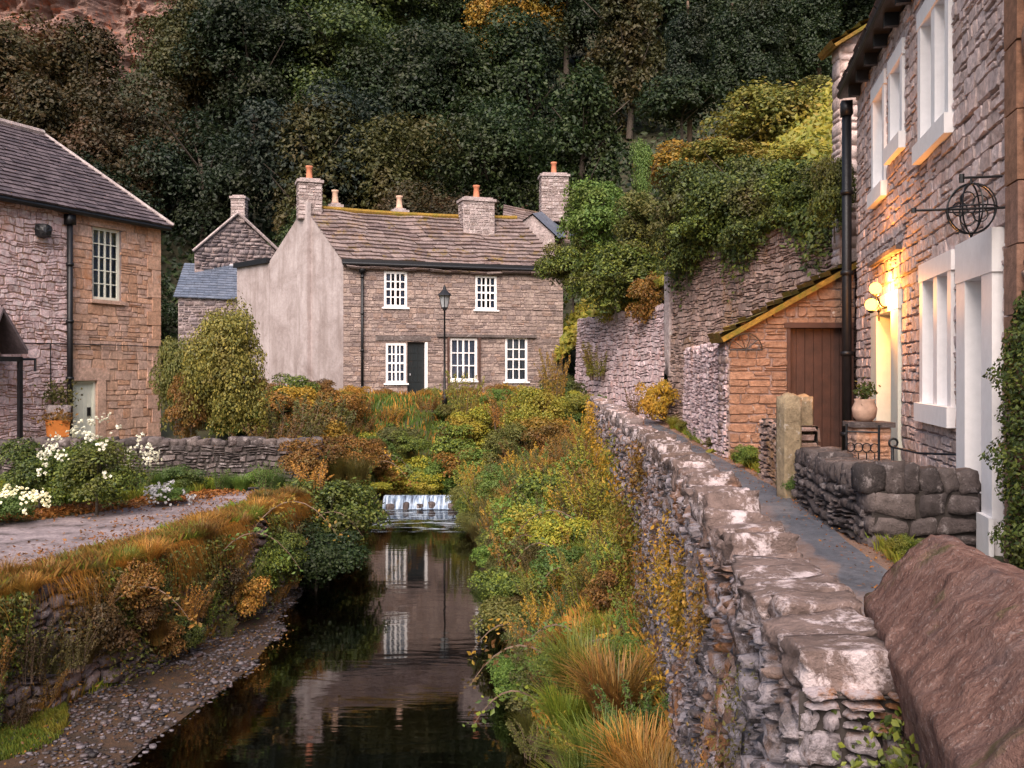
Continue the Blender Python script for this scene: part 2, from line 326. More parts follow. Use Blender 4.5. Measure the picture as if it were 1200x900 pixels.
# ---------------------------------------------------------------- geometry generators
def unit(v): v = np.asarray(v, float); return v / np.linalg.norm(v)
def plane(O, U, V):
    O = np.asarray(O, float); U = unit(U); V = unit(V); W = unit(np.cross(U, V))
    def f(u, v, w):
        u, v, w = np.broadcast_arrays(np.asarray(u, float), np.asarray(v, float), np.asarray(w, float))
        return O + u[..., None] * U + v[..., None] * V + w[..., None] * W
    return f
def stones(mb, mapf, u0, u1, v0, v1, holes=(), wu=(.2, .45), hv=(.1, .2), prot=.04, gap=.012, topf=None, wob=0.0, nx=3, ny=2, seed=1, leftf=None, rim=.016):
    r = np.random.default_rng(seed)
    vb = sorted(set([v0, v1] + [h[k] for h in holes for k in (2, 3) if v0 < h[k] < v1]))
    cu = np.array([0, .13] + [(.13 + .74 * (i + 1) / nx) for i in range(nx - 1)] + [.87, 1]); cv = np.array([0, .2] + [(.2 + .6 * (i + 1) / ny) for i in range(ny - 1)] + [.8, 1])
    nu, nv = len(cu), len(cv)
    GU, GV = np.meshgrid(cu, cv, indexing='ij')
    edge = (GU == 0) | (GU == 1) | (GV == 0) | (GV == 1)
    corner = ((GU < .14) | (GU > .86)) & ((GV < .21) | (GV > .79))
    idx = np.arange(nu * nv).reshape(nu, nv)
    Fq = np.stack([idx[:-1, :-1], idx[1:, :-1], idx[1:, 1:], idx[:-1, 1:]], -1).reshape(-1, 4)
    out = []
    for a, b in zip(vb[:-1], vb[1:]):
        hh = []; t = a
        n = max(1, round((b - a) / np.mean(hv))); hs = r.uniform(hv[0], hv[1], n); hs *= (b - a) / hs.sum()
        for h in hs:
            va, vc = t, t + h; t += h
            cuts = [(hl[0], hl[1]) for hl in holes if hl[2] < vc - 1e-4 and hl[3] > va + 1e-4]
            segs = [(u0, u1)]
            for (c0, c1) in cuts:
                ns = []
                for (s0, s1) in segs:
                    if c1 <= s0 or c0 >= s1: ns.append((s0, s1))
                    else:
                        if c0 > s0: ns.append((s0, c0))
                        if c1 < s1: ns.append((c1, s1))
                segs = ns
            for (s0, s1) in segs:
                if s1 - s0 < .02: continue
                k = max(1, round((s1 - s0) / np.mean(wu))); ws = r.uniform(wu[0], wu[1], k); ws *= (s1 - s0) / ws.sum()
                ua = s0
                for w in ws:
                    out.append((ua, ua + w, va, vc)); ua += w
    Vs = []; o2 = []
    for (ua, ub, va, vc) in out:
        q = r.uniform(); sp = .22 if not wob else .38
        if q < sp and (vc - va) > .6 * np.mean(hv) and not (wob == 0 and len(holes) and False):
            k = r.uniform(.35, .65); m_ = va + (vc - va) * k
            if q < sp * .45 and (ub - ua) > .8 * np.mean(wu):
                h_ = ua + (ub - ua) * r.uniform(.35, .65); o2 += [(ua, h_, va, m_), (h_, ub, va, m_), (ua, ub, m_, vc)]
            else: o2 += [(ua, ub, va, m_), (ua, ub, m_, vc)]
        elif q > .9 and (ub - ua) > .7 * np.mean(wu): h_ = (ua + ub) / 2; o2 += [(ua, h_, va, vc), (h_, ub, va, vc)]
        else: o2.append((ua, ub, va, vc))
    ph = r.uniform(0, 6, 8)
    for (ua, ub, va, vc) in o2:
        if topf is not None and va >= topf((ua + ub) / 2) - .02: continue
        g = gap * r.uniform(.6, 1.6)
        w_, h_ = ub - ua - 2 * g, vc - va - 2 * g; bu = min(rim / w_, .3); bv = min(rim / h_, .3)
        gu = np.interp(cu, [0, .13, .87, 1], [0, bu, 1 - bu, 1])[:, None] * np.ones(nv); gv = np.interp(cv, [0, .2, .8, 1], [0, bv, 1 - bv, 1])[None, :] * np.ones((nu, 1))
        cj = np.clip(r.normal(0, .06, 4), -.12, .12) * h_; ck = np.clip(r.normal(0, .05, 4), -.1, .1) * w_
        uu = ua + g + w_ * gu + (ck[0] * (1 - gu) * (1 - gv) + ck[1] * gu * (1 - gv) + ck[2] * gu * gv + ck[3] * (1 - gu) * gv)
        vv = va + g + h_ * gv + (cj[0] * (1 - gu) * (1 - gv) + cj[1] * gu * (1 - gv) + cj[2] * gu * gv + cj[3] * (1 - gu) * gv)
        uu = uu + r.normal(0, .018 * (ub - ua), GU.shape); vv = vv + r.normal(0, .03 * (vc - va), GU.shape)
        uc, vcn = (ua + ub) / 2, (va + vc) / 2
        uu = np.where(corner, uc + (uu - uc) * .96, uu); vv = np.where(corner, vcn + (vv - vcn) * .93, vv)
        p = prot * r.uniform(.3, 1.1)
        tilt = r.normal(0, .5) * (GU - .5) + r.normal(0, .5) * (GV - .5)
        ww = np.where(edge, -.016, np.maximum(p + prot * .6 * tilt + r.normal(0, prot * .15, GU.shape), .003))
        if wob:
            u_, v_ = uu, vv
            vv = v_ + wob * 1.1 * (np.sin(u_ * 3.7 + ph[0] + v_ * 2.1) + .7 * np.sin(u_ * 8.3 + ph[1] - v_ * 4) + .45 * np.sin(u_ * 17 + ph[2] + v_ * 9)); uu = u_ + wob * (np.sin(v_ * 9 + ph[3] + u_ * 2) + .6 * np.sin(v_ * 21 + ph[4]))
        if topf is not None: vv = np.minimum(vv, np.vectorize(topf)(uu))
        if holes and wob == 0:
            pass
        Vs.append(mapf(uu, vv, ww).reshape(-1, 3))
    if not Vs: return mb
    nV = nu * nv
    A = np.concatenate(Vs); Fa = (Fq[None] + (np.arange(len(Vs)) * nV)[:, None, None]).reshape(-1, 4)
    mb.add(A, Fa); return mb
def backing(mb, mapf, u0, u1, v0, v1, holes=(), w=-.012, topf=None, thick=.3):
    us = sorted(set([u0, u1] + [min(max(h[k], u0), u1) for h in holes for k in (0, 1)])); 
    extra = np.linspace(u0, u1, 13) if topf else []
    us = sorted(set(us) | set(float(e) for e in extra))
    vb = sorted(set([v0, v1] + [min(max(h[k], v0), v1) for h in holes for k in (2, 3)]))
    for a, b in zip(us[:-1], us[1:]):
        for c, d in zip(vb[:-1], vb[1:]):
            uc, vc = (a + b) / 2, (c + d) / 2
            if any(h[0] < uc < h[1] and h[2] < vc < h[3] for h in holes): continue
            da, db = (min(d, topf(a)), min(d, topf(b))) if topf else (d, d)
            if max(da, db) <= c: continue
            P = mapf(np.array([a, b, b, a]), np.array([c, c, max(db, c), max(da, c)]), np.full(4, w)); mb.quad(P)
    return mb
def slates(mb, mapf, u0, u1, v0, v1, wu=(.2, .4), hv=.22, th=.02, seed=2, umin=None, umax=None, jit=.015):
    r = np.random.default_rng(seed); n = max(1, round((v1 - v0) / hv)); h = (v1 - v0) / n
    for j in range(n):
        va = v0 + j * h; vb_ = va + h * 1.12
        a = umin(va) if umin else u0; b = umax(va) if umax else u1
        if b - a < .1: continue
        k = max(1, round((b - a) / np.mean(wu))); ws = r.uniform(wu[0], wu[1], k); ws *= (b - a) / ws.sum(); ua = a
        for w in ws:
            ub = ua + w; jl = r.uniform(-jit, jit); t = th * r.uniform(.7, 1.6); g = .004
            a2 = max(ua, umin(vb_)) if umin else ua; b2 = min(ub, umax(vb_)) if umax else ub
            if b2 < a2: a2 = b2 = (a2 + b2) / 2
            uu = np.array([ua + g, ub - g, b2 - g, a2 + g, ua + g, ub - g]); vv = np.array([va + jl, va + jl, vb_, vb_, va + jl, va + jl])
            ww = np.array([t + .02, t + .02 + r.normal(0, .004), .004, .004, -.01, -.01])
            mb.add(mapf(uu, vv, ww), [[0, 1, 2, 3], [4, 5, 1, 0]])
            ua = ub
    return mb
def rock(mb, c, dims, rot=(0, 0, 0), rnd=.35, amp=.12, n=4, seed=0, freq=1.3):
    from mathutils import Euler
    g = np.linspace(-1, 1, n + 1); V = []; Fc = []; key = {}
    def vid(p):
        k = tuple(np.round(p, 4)); 
        if k not in key: key[k] = len(V); V.append(p)
        return key[k]
    for ax in range(3):
        for sgn in (-1, 1):
            for i in range(n):
                for j in range(n):
                    q = []
                    for (a, b) in ((i, j), (i + 1, j), (i + 1, j + 1), (i, j + 1)):
                        p = [0, 0, 0]; p[ax] = sgn; p[(ax + 1) % 3] = g[a]; p[(ax + 2) % 3] = g[b]; q.append(vid(p))
                    Fc.append(q if sgn > 0 else q[::-1])
    V = np.array(V, float); nrm = np.linalg.norm(V, axis=1, keepdims=True); V = V * (1 - rnd) + V / nrm * 1.15 * rnd
    o = Vector((seed * 3.17, seed * 1.3, seed * .7))
    d = np.array([tuple(mnoise.noise_vector(Vector(v) * freq + o)) for v in V]); d2 = np.array([tuple(mnoise.noise_vector(Vector(v) * freq * 3.1 + o)) for v in V])
    V = (V + d * amp + d2 * amp * .35) * np.array(dims) / 2
    E = np.array(Euler(rot).to_matrix()); V = V @ E.T + np.array(c, float)
    mb.add(V, Fc); return mb
def leaves(mb, P, Nrm, size, aspect=.55, r=None, fold=.25, droop=0.0):
    r = r or rng; n = len(P); P = np.asarray(P, float)
    Nn = Nrm + r.normal(0, .55, (n, 3)); Nn /= np.linalg.norm(Nn, axis=1, keepdims=True) + 1e-9
    T = r.normal(0, 1, (n, 3)); T[:, 2] -= droop; T -= (T * Nn).sum(1, keepdims=True) * Nn; T /= np.linalg.norm(T, axis=1, keepdims=True) + 1e-9
    B = np.cross(Nn, T); s = (size * r.uniform(.6, 1.35, n))[:, None]
    b = P - T * s * .5; t = P + T * s * .5; l = P + B * s * aspect * .5 - Nn * s * fold * .3 - T * s * .05; rr = P - B * s * aspect * .5 - Nn * s * fold * .3 - T * s * .05
    V = np.stack([b, rr, t, l], 1).reshape(-1, 3); mb.add(V, np.arange(4 * n).reshape(n, 4)); return mb
def crown_pts(n, r, nl=26, cz=0.0, sx=1, sy=1, sz=1, lobe=(.22, .42), shell=.75, squash=1.0, cone=0.0, core=.12):
    """points + outward normals on many overlapping clumps filling a unit crown"""
    C = r.normal(0, 1, (nl, 3)); C /= np.linalg.norm(C, axis=1, keepdims=True); rad = r.uniform(.35, .78, nl)[:, None]; C = C * rad
    C[:, 2] = C[:, 2] * .95
    if cone: sc = 1 - cone * (C[:, 2] + .8) / 1.6; C[:, 0] *= sc; C[:, 1] *= sc
    LR = r.uniform(lobe[0], lobe[1], nl)
    w = LR ** 2; li = r.choice(nl, n, p=w / w.sum()); D = r.normal(0, 1, (n, 3)); D /= np.linalg.norm(D, axis=1, keepdims=True)
    D[:, 2] = np.where(D[:, 2] < -.3, -D[:, 2], D[:, 2])
    q = LR[li][:, None] * (shell + (1 - shell) * r.uniform(0, 1, (n, 1)) ** .5) * (1 + r.normal(0, .10, (n, 1)))
    P = C[li] + D * q * np.array([1, 1, squash]); nr = D * .7 + P * .3 + np.array([0, 0, .35])
    ins = r.uniform(0, 1, n) < core; P[ins] *= .7
    return P * np.array([sx, sy, sz]), nr
def mk(name, mb, mat, smooth=False): return mesh_from(name, np.concatenate(mb.V), mb.F, mat, smooth)
def limbs(mb, r, n=7, h0=-1.0, top=.5, rad=.045, spread=.6):
    mb.tube([(0, 0, h0), (r.normal(0, .03), r.normal(0, .03), h0 * .4), (r.normal(0, .06), r.normal(0, .06), top * .4), (r.normal(0, .1), r.normal(0, .1), top)], [rad, rad * .8, rad * .5, rad * .15], 7)
    for i in range(n):
        a = 2 * math.pi * i / n + r.uniform(-.3, .3); z = r.uniform(h0 * .5, top * .3); L_ = spread * r.uniform(.7, 1.2)
        mb.tube([(0, 0, z), (math.cos(a) * L_ * .45, math.sin(a) * L_ * .45, z + L_ * .35), (math.cos(a) * L_, math.sin(a) * L_, z + L_ * .8)], [rad * .45, rad * .3, rad * .08], 5)
    return mb
# --- shared plant meshes, all about one unit in radius
PR = {}
def crown_mesh(key, n, leaf, seed, **kw):
    r = np.random.default_rng(seed); P, nr = crown_pts(n, r, **kw); mb = MB(); leaves(mb, P, nr, leaf, .62, r); PR[key] = mk(key, mb, L['dark'])
for i in range(5): crown_mesh(f"broad{i}", 21000, .050, 20 + i, nl=42, lobe=(.2, .38), sz=1.15)
crown_mesh("spire", 13000, .055, 31, nl=30, lobe=(.14, .26), sz=1.6, cone=.75)
for i in range(4): crown_mesh(f"shrub{i}", 6000, .08, 40 + i, nl=20, lobe=(.22, .42), sz=.85, core=.2)
crown_mesh("dense0", 13000, .058, 51, nl=40, lobe=(.2, .34), sz=1)
crown_mesh("dense1", 13000, .058, 52, nl=40, lobe=(.2, .34), sz=.8)
crown_mesh("dome", 30000, .045, 53, nl=110, lobe=(.2, .3), sz=1.0, cone=.35, squash=1.1)
for k, nb, ln, wid in (("tussock0", 900, 1.0, .022), ("tussock1", 700, 1.2, .02), ("tussock2", 500, .9, .028)):
    r = np.random.default_rng(len(PR)); mb = MB(); V = []; Fc = []
    for i in range(nb):
        a = r.uniform(0, 6.283); rr = .28 * math.sqrt(r.uniform()); bx, by = rr * math.cos(a), rr * math.sin(a)
        a2 = a + r.normal(0, .6); l = ln * r.uniform(.5, 1.1); lean = r.uniform(.15, .75); w = wid * r.uniform(.6, 1.3)
        px_, py_ = -math.sin(a2) * w / 2, math.cos(a2) * w / 2; k0 = len(V)
        for j, t in enumerate((0, .35, .7, 1)):
            d = lean * l * t ** 1.5; z = l * (t - .55 * lean * t ** 2.4); ww = 1 - .8 * t
            x, y = bx + math.cos(a2) * d, by + math.sin(a2) * d
            V += [(x - px_ * ww, y - py_ * ww, z), (x + px_ * ww, y + py_ * ww, z)]
        for j in range(3): Fc.append([k0 + 2 * j, k0 + 2 * j + 1, k0 + 2 * j + 3, k0 + 2 * j + 2])
    mb.add(V, Fc); PR[k] = mk(k, mb, L['grass'])
for k, ns in (("weed0", 26), ("weed1", 18), ("weed2", 34)):
    r = np.random.default_rng(90 + ns); st = MB(); lv = MB(); P = []; Nn = []
    for i in range(ns):
        a = r.uniform(0, 6.283); a2 = a + r.normal(0, .5); h = r.uniform(.6, 1.25); ln = r.uniform(.1, .55); pts = []
        for t in np.linspace(0, 1, 6): pts.append((.25 * math.cos(a) + math.cos(a2) * ln * t ** 1.8, .25 * math.sin(a) + math.sin(a2) * ln * t ** 1.8, h * t * (1 - .12 * t * ln)))
        st.tube(pts, [.010, .009, .008, .006, .004, .002], 4, False)
        pa = np.array(pts)
        for t in r.uniform(.12, 1, 85):
            f = t * 5; j = min(int(f), 4); p = pa[j] + (pa[j + 1] - pa[j]) * (f - j); d = r.normal(0, 1, 3); d[2] = abs(d[2]) * .5; d /= np.linalg.norm(d)
            P.append(p + d * .10 * (1.25 - t)); Nn.append(d + np.array([0, 0, .6]))
    leaves(lv, np.array(P), np.array(Nn), .07, .34, r, droop=.5); PR[k] = mk(k, lv, L['yellow']); PR[k + 's'] = mk(k + 's', st, M['twig'])
r_ = np.random.default_rng(5)
PR['trunk0'] = mk("trunk", limbs(MB(), r_, 8), M['bark']); PR['trunk1'] = mk("trunk", limbs(MB(), r_, 6, rad=.05), M['bark'])
PR['stem0'] = mk("stem", limbs(MB(), r_, 9, h0=-.85, top=.4, rad=.03, spread=.7), M['bark'])
fr_ = MB(); rr_ = np.random.default_rng(8)                  # fern-like arching fronds
for i in range(22):
    a = rr_.uniform(0, 6.283); l = rr_.uniform(.6, 1.0)
    pts = np.array([(math.cos(a) * l * t, math.sin(a) * l * t, .75 * l * (t * 1.5 - 1.6 * t * t)) for t in np.linspace(.05, 1, 16)])
    for j in range(15):
        for sg in (-1, 1):
            p = pts[j]; side = np.array([-math.sin(a), math.cos(a), 0]) * sg; w = .17 * l * math.sin(math.pi * (j + 2) / 18); f = (pts[j + 1] - p)
            fr_.quad([p, p + f * .8, p + side * w + f * .9 + np.array([0, 0, -.04]), p + side * w * .9 + f * .4 + np.array([0, 0, -.04])])
PR['fern'] = mk("fern", fr_, L['fresh'])
def inst(name, key, mat, parent):
    o = bpy.data.objects.new(name, PR[key]); COL.objects.link(o); o.parent = parent
    o.material_slots[0].link = 'OBJECT'; o.material_slots[0].material = mat; return o
def plant(name, key, mat, loc, scale, label, cat, group=None, rz=None, trunk=None, drop=.85, tsc=None):
    sc = scale if hasattr(scale, '__len__') else (scale,) * 3
    z0 = loc[2]
    t = thing(name, (loc[0], loc[1], z0), label, cat, group); t.rotation_euler = (0, 0, rz if rz is not None else random.uniform(0, 6.28))
    big = key.startswith(('broad', 'spire', 'shrub', 'dense', 'dome'))
    c = inst('crown' if name.endswith('tree') else 'foliage', key, L[mat], t); c.scale = sc
    if big: c.location = (0, 0, sc[2] * drop)
    if trunk:
        k = bpy.data.objects.new('trunk' if name.endswith('tree') else 'stem', PR[trunk]); COL.objects.link(k); k.parent = t
        k.scale = sc; k.location = (0, 0, sc[2] * drop)
    elif key.startswith('weed'):
        k = bpy.data.objects.new('stems', PR[key + 's']); COL.objects.link(k); k.parent = t; k.scale = sc
    return t
# ---------------------------------------------------------------- the lie of the land (z = 0 is the pool's surface)
def lerpf(pts):
    a = np.array(pts, float); return lambda y: float(np.interp(y, a[:, 0], a[:, 1]))
XWL = lerpf([(-2, -7.2), (5, -5.5), (8.3, -4.55), (9.6, -4.0), (11.5, -3.62), (13.3, -3.35), (16, -3.3), (20, -3.35), (24, -3.7), (27, -3.9), (31, -4.2)])
XR = lerpf([(-2, .55), (8, .30), (10, .15), (12, -.02), (14, -.15), (17, -.42), (20, -.8), (22, -1.1), (24, -1.25), (27, -1.5), (31, -2)])
XWR = lerpf([(-2, .62), (2.0, .68), (2.4, .705), (3.6, .815), (5.7, 1.04), (8.4, 1.23), (13, 1.43), (18, 1.66), (24, 1.95), (28, 2.0), (31, 1.7), (40, 1.5)])
_xr = XR
XR = lambda y: _xr(y) + .16 * math.sin(y * 1.9) + .09 * math.sin(y * 4.3 + 1)
def bedz(x, y):
    xl, xr = XWL(y), XR(y); s = (x - xl) / (xr - xl)
    shoal = np.interp(y, [6, 8, 12, 14.5], [1, .95, .7, 0.0])
    a = np.interp(s, [0, .22, .34, .5, .7, .92, 1], [.16, .07, -.03, -.28, -.42, -.2, .03]); b = np.interp(s, [0, .1, .4, .7, .95, 1], [.15, -.15, -.42, -.45, -.1, .03])
    z = shoal * a + (1 - shoal) * b
    up = np.interp(y, [22.5, 22.8], [0, 1]); z = z + up * .32
    return float(z)
def gz(x, y):
    """ground height of the near land"""
    lift = np.interp(y, [27.5, 31], [0, 1]); xl, xr, xw = XWL(y), XR(y), XWR(y)
    left = 1.3 + np.interp(y, [22, 31], [0, 1.0]); lane = 1.8 + np.interp(y, [20, 31], [0, .5])
    if x < xl:
        k = np.interp(y, [15.5, 19], [0, 1]); s = min(1, (xl - x) / 2.3); low = .40 + (left - .40) * s ** .8
        return float(left * (1 - k) + (low * (1 - lift) + left * lift) * k)
    if x < xr:
        b = bedz(x, y); return float(b * (1 - lift) + 2.25 * lift)
    if x < xw:
        s = (x - xr) / max(xw - xr, .01); wb = np.interp(y, [0, 4, 9, 14, 24, 31], [1.35, 1.35, 1.1, 1.35, 1.7, 2.2]); z = .03 + (wb - .03) * s ** .8
        return float(z * (1 - lift) + 2.25 * lift)
    return float(lane)
def loft(name, rows, mat):
    n = len(rows[0]); V = [tuple(p) for r in rows for p in r]; Fc = [[i * n + j, i * n + j + 1, (i + 1) * n + j + 1, (i + 1) * n + j] for i in range(len(rows) - 1) for j in range(n - 1)]
    me = mesh_from(name, V, Fc, mat, True); o = bpy.data.objects.new(name, me); COL.objects.link(o); return tag(o, kind='structure')
rows = []
for y in list(np.arange(-30, 0, 5)) + list(np.arange(0, 36, .4)) + [38, 42, 50, 70, 100, 160, 300]:
    yc = min(y, 40); xl, xr, xw = XWL(yc), XR(yc), XWR(yc); r = []
    for x in [-300, -120, -60, -40, -25, -16, -11, -8, xl - 2.3, xl - 1.6, xl - 1.1, xl - .6, xl - .3, xl - .02]: r.append((x, y, gz(x, yc) if y < 40 else 2.3))
    for s in np.linspace(.004, 1, 26): x = xl + (xr - xl) * s; r.append((x, y, gz(min(x, xr - 1e-4), yc)))
    for s in (.1, .25, .4, .6, .8, .985): x = xr + (xw - xr) * s; r.append((x, y, gz(x, yc) + .04 * mnoise.noise((x * 2, y * 2, 0))))
    for x in (.03, .5, 1, 2, 3, 5, 8, 15, 30, 60, 300): r.append((xw + x, y, gz(xw + .5, yc)))
    rows.append(r)
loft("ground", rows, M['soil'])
def sheet(name, poly, z, mat, kind='structure'):
    mb = MB(); mb.quad([(x, y, z) for x, y in poly]); o = mb.build(name, mat); return tag(o, kind=kind)
# stream: lower pool and upper reach
def strip(name, ys, fa, fb, z, mat, n=8, zf=None):
    rows = [[(fa(y) + (fb(y) - fa(y)) * s, y, (zf(fa(y) + (fb(y) - fa(y)) * s, y) if zf else z)) for s in np.linspace(0, 1, n)] for y in ys]
    return loft(name, rows, mat)
strip("water", list(np.arange(-20, 22.5, 1.5)) + [22.62], lambda y: XWL(y) - .02, lambda y: XR(y) + .3, 0.0, M['water'])
strip("upper_water", list(np.arange(22.85, 30, 1)), lambda y: XWL(y) - .02, lambda y: XR(y) + .3, .27, M['water'])
# weir
t = thing("weir", (-2.2, 22.6, 0), "low stone weir with white water spilling over it at the head of the pool", "weir")
mb = MB()
r = np.random.default_rng(3)
for i in range(15): rock(mb, (-3.7 + i * .2 + r.normal(0, .03), 22.75, .09), (.24, .28, .32 + r.uniform(-.05, .02)), (0, 0, r.normal(0, .2)), seed=i, n=3)

for i in range(5): rock(mb, (-2.9 + i * .4 + r.normal(0, .14), 22.5 - abs(r.normal(0, .09)), .05), (r.uniform(.1, .2), .14, r.uniform(.12, .26)), (0, 0, r.normal(0, .5)), seed=40 + i, n=3)
mb.build("sill_stones", M['dark_dry_stone'], t, True)
mb = MB(); n = 40; V = []; Fc = []
for i in range(n + 1):
    x = -3.1 + 2.0 * i / n; j = .05 * mnoise.noise((x * 6, 0, 0)); k = .04 * mnoise.noise((x * 15, 2, 0))
    for (yy, zz) in ((22.86, .285), (22.68 + j, .28 + k * .3), (22.57 + j, .22 + k), (22.48 + j + k, .10), (22.42 + j, .03 + k * .3), (22.34 + j, .012)): V.append((x, yy, zz))
for i in range(n):
    for j in range(5): Fc.append([i * 6 + j, (i + 1) * 6 + j, (i + 1) * 6 + j + 1, i * 6 + j + 1])
mb.add(V, Fc); mb.build("falling_water", M['foam'], t, True)
mb = MB(); mb.quad([(-3.7, 22.3, .008), (-.9, 22.3, .008), (-.6, 19.2, .008), (-3.5, 19.2, .008)]); tag(mb.build("froth", M['froth']), kind='stuff')
# lane, road
LE = lambda y: XWR(y) + .22
LR_ = lerpf([(-2, 1.7), (4, 2.1), (6.5, 2.5), (9.4, 2.88), (12.7, 3.2), (20.6, 3.56), (24, 3.5), (28, 3.0), (31, 2.7)])
ys = list(np.arange(2.2, 33, .6))
strip("verge", ys, lambda y: LE(y), lambda y: LR_(y) + .75, 0, M['verge'], 5, lambda x, y: gz(3, y) + .006)
strip("lane", ys, lambda y: LE(y) + .38, lambda y: LR_(y) + .22 + .1 * mnoise.noise((y * .8, 0, 0)), 0, M['asphalt'], 5, lambda x, y: gz(3, y) + .011)
near = [(-12, 4), (-6.2, 6), (-5.1, 8.3), (-4.5, 10), (-4.05, 12.4), (-3.75, 14.0), (-3.5, 16.0)]; far = [(-14, 9.5), (-9, 11.3), (-7.4, 12.0), (-6.4, 12.4), (-5.8, 13.3), (-5.1, 15.2), (-4.3, 16.5)]
loft("road", [[(a[0] + (b[0] - a[0]) * s + .12 * mnoise.noise((a[0], s * 5, 1)), a[1] + (b[1] - a[1]) * s + .12 * mnoise.noise((a[1], s * 5, 3)), 1.308) for s in np.linspace(0, 1, 5)] for a, b in zip(near, far)], M['road'])
# the wooded hill behind, and the steep hillside on the right above the lane
def hillz(x, y): return 2.1 + max(0, y - 41) * .70 + 1.3 * mnoise.noise((x * .05, y * .05, 0)) * min(1, max(0, y - 41) / 8)
ys = list(np.arange(39.5, 150, 3)); loft("hill", [[(x, y, hillz(x, y) if y < 125 else hillz(x, 125) + (y - 125) * .2) for x in np.arange(-150, 151, 4.0)] for y in ys], M['forest_floor'])
RP = [(16, 15.5), (9, 15.6), (6.15, 17.05), (5.1, 20.5), (4.1, 24.1), (3.3, 27.5), (2.5, 31), (1.5, 35), (.5, 39)]
RB = [6.25, 6.25, 6.25, 6.3, 5.6, 5.0, 4.6, 3.5, 3.0]
DR = [(1, .35), (.95, .4), (.9, .5), (.88, .55), (.86, .6), (.84, .62), (.8, .65), (.7, .72), (.5, .8)]
def fine(a, k=4):
    a = np.array(a, float).reshape(len(a), -1); t = np.linspace(0, len(a) - 1, (len(a) - 1) * k + 1); return np.stack([np.interp(t, range(len(a)), a[:, j]) for j in range(a.shape[1])], 1)
rp, rb, dr = fine(RP), fine(RB)[:, 0], fine(DR)
def rise(t): return .78 * t if t < 13 else 10.1 + .25 * (t - 13) if t < 19 else 11.6 + .6 * (t - 19)
rows = []
for p, b, d in zip(rp, rb, dr): rows.append([(p[0] + d[0] * t, p[1] + d[1] * t, b + rise(t) * (1 if b > 4.6 else .75) + .35 * mnoise.noise((p[0] + t, p[1], 0)) * min(1, t)) for t in [.25, .6, 1, 1.6, 2.4, 3.4, 4.6, 6, 7.5, 9, 11, 13, 15, 17, 19, 22, 26, 32, 40, 60, 90]])
HS = np.array([p for r in rows for p in r]); loft("hillside", rows, M['meadow'])
def hsz(x, y):
    d = (HS[:, 0] - x) ** 2 + (HS[:, 1] - y) ** 2; k = np.argsort(d)[:4]; w = 1 / (d[k] + .05); return float((HS[k, 2] * w).sum() / w.sum())
def hz2(x, y):
    z = hillz(x, y) if y > 41 else -9
    d = ((HS[:, 0] - x) ** 2 + (HS[:, 1] - y) ** 2).min()
    return max(z, hsz(x, y)) if d < 9 else z
# rock face showing high on the left
mb = MB(); n = 110; V = []; Fc = []
for i in range(n + 1):
    for j in range(n + 1):
        x = -56 + 26 * i / n; z = 25 + 22 * j / n; d = mnoise.fractal((x * .22, z * .13, 4), .8, 2.2, 7) * 4 + abs(mnoise.noise((x * .6, z * .12, 0))) * 3 + mnoise.noise((x * .1, z * 1.3, 7)) * .8
        V.append((x, 73 + (z - 25) * .28 - d + .03 * (x + 44) ** 2, z))
for i in range(n):
    for j in range(n): a = i * (n + 1) + j; Fc.append([a, a + n + 1, a + n + 2, a + 1])
mb.add(V, Fc); tag(mb.build("cliff", M['rock']), kind='structure')
# shingle on the shoal
mb = MB(); r = np.random.default_rng(12); tmpl = []
for s in range(8):
    q = MB(); rock(q, (0, 0, 0), (1, .75, .5), rnd=.6, amp=.2, n=2, seed=s); tmpl.append((np.concatenate(q.V), q.F))
cnt = 0
while cnt < 6500:
    y = r.uniform(5.2, 14.3); xl, xr = XWL(y), XR(y); s = r.uniform(0, 1) ** 1.3 * .5; x = xl + (xr - xl) * s; z = gz(x, y)
    if z < -.16 or mnoise.noise((x * 1.6, y * 1.6, 3)) < -.2 + r.normal(0, .1): continue
    d = r.uniform(.012, .052) * (1.7 if r.uniform() < .06 else 1); a = r.uniform(0, 6.28); V, Fc = tmpl[r.integers(8)]
    c, s_ = math.cos(a), math.sin(a); W = V * d * np.array([1, 1, r.uniform(.6, 1)]); W = np.stack([W[:, 0] * c - W[:, 1] * s_, W[:, 0] * s_ + W[:, 1] * c, W[:, 2]], 1) + np.array([x, y, z + d * .15]); mb.add(W, Fc); cnt += 1
tag(mb.build("shingle", M['pebble'], smooth=True), kind='stuff')
# ---------------------------------------------------------------- dry stone walls
def pathmap(pts, zf, batter=0.0, side=1, H=2.5):
    P = np.array(pts, float); d = np.diff(P, axis=0); l = np.hypot(d[:, 0], d[:, 1]); S = np.concatenate([[0], np.cumsum(l)])
    Nn = np.stack([-d[:, 1], d[:, 0]], 1) / l[:, None] * side; Nv = np.concatenate([Nn[:1], (Nn[:-1] + Nn[1:]) / 2, Nn[-1:]])
    def f(u, v, w):
        u, v, w = np.broadcast_arrays(np.asarray(u, float), np.asarray(v, float), np.asarray(w, float))
        x = np.interp(u, S, P[:, 0]); y = np.interp(u, S, P[:, 1]); nx = np.interp(u, S, Nv[:, 0]); ny = np.interp(u, S, Nv[:, 1])
        off = w + batter * (H - v); ext = np.where(u < 0, u, np.where(u > S[-1], u - S[-1], 0)); 
        e0 = d[0] / l[0]; e1 = d[-1] / l[-1]
        x = x + np.where(u < 0, u * e0[0], 0) + np.where(u > S[-1], (u - S[-1]) * e1[0], 0); y = y + np.where(u < 0, u * e0[1], 0) + np.where(u > S[-1], (u - S[-1]) * e1[1], 0)
        return np.stack([x + nx * off, y + ny * off, zf(u) + v], -1)
    return f, S[-1]
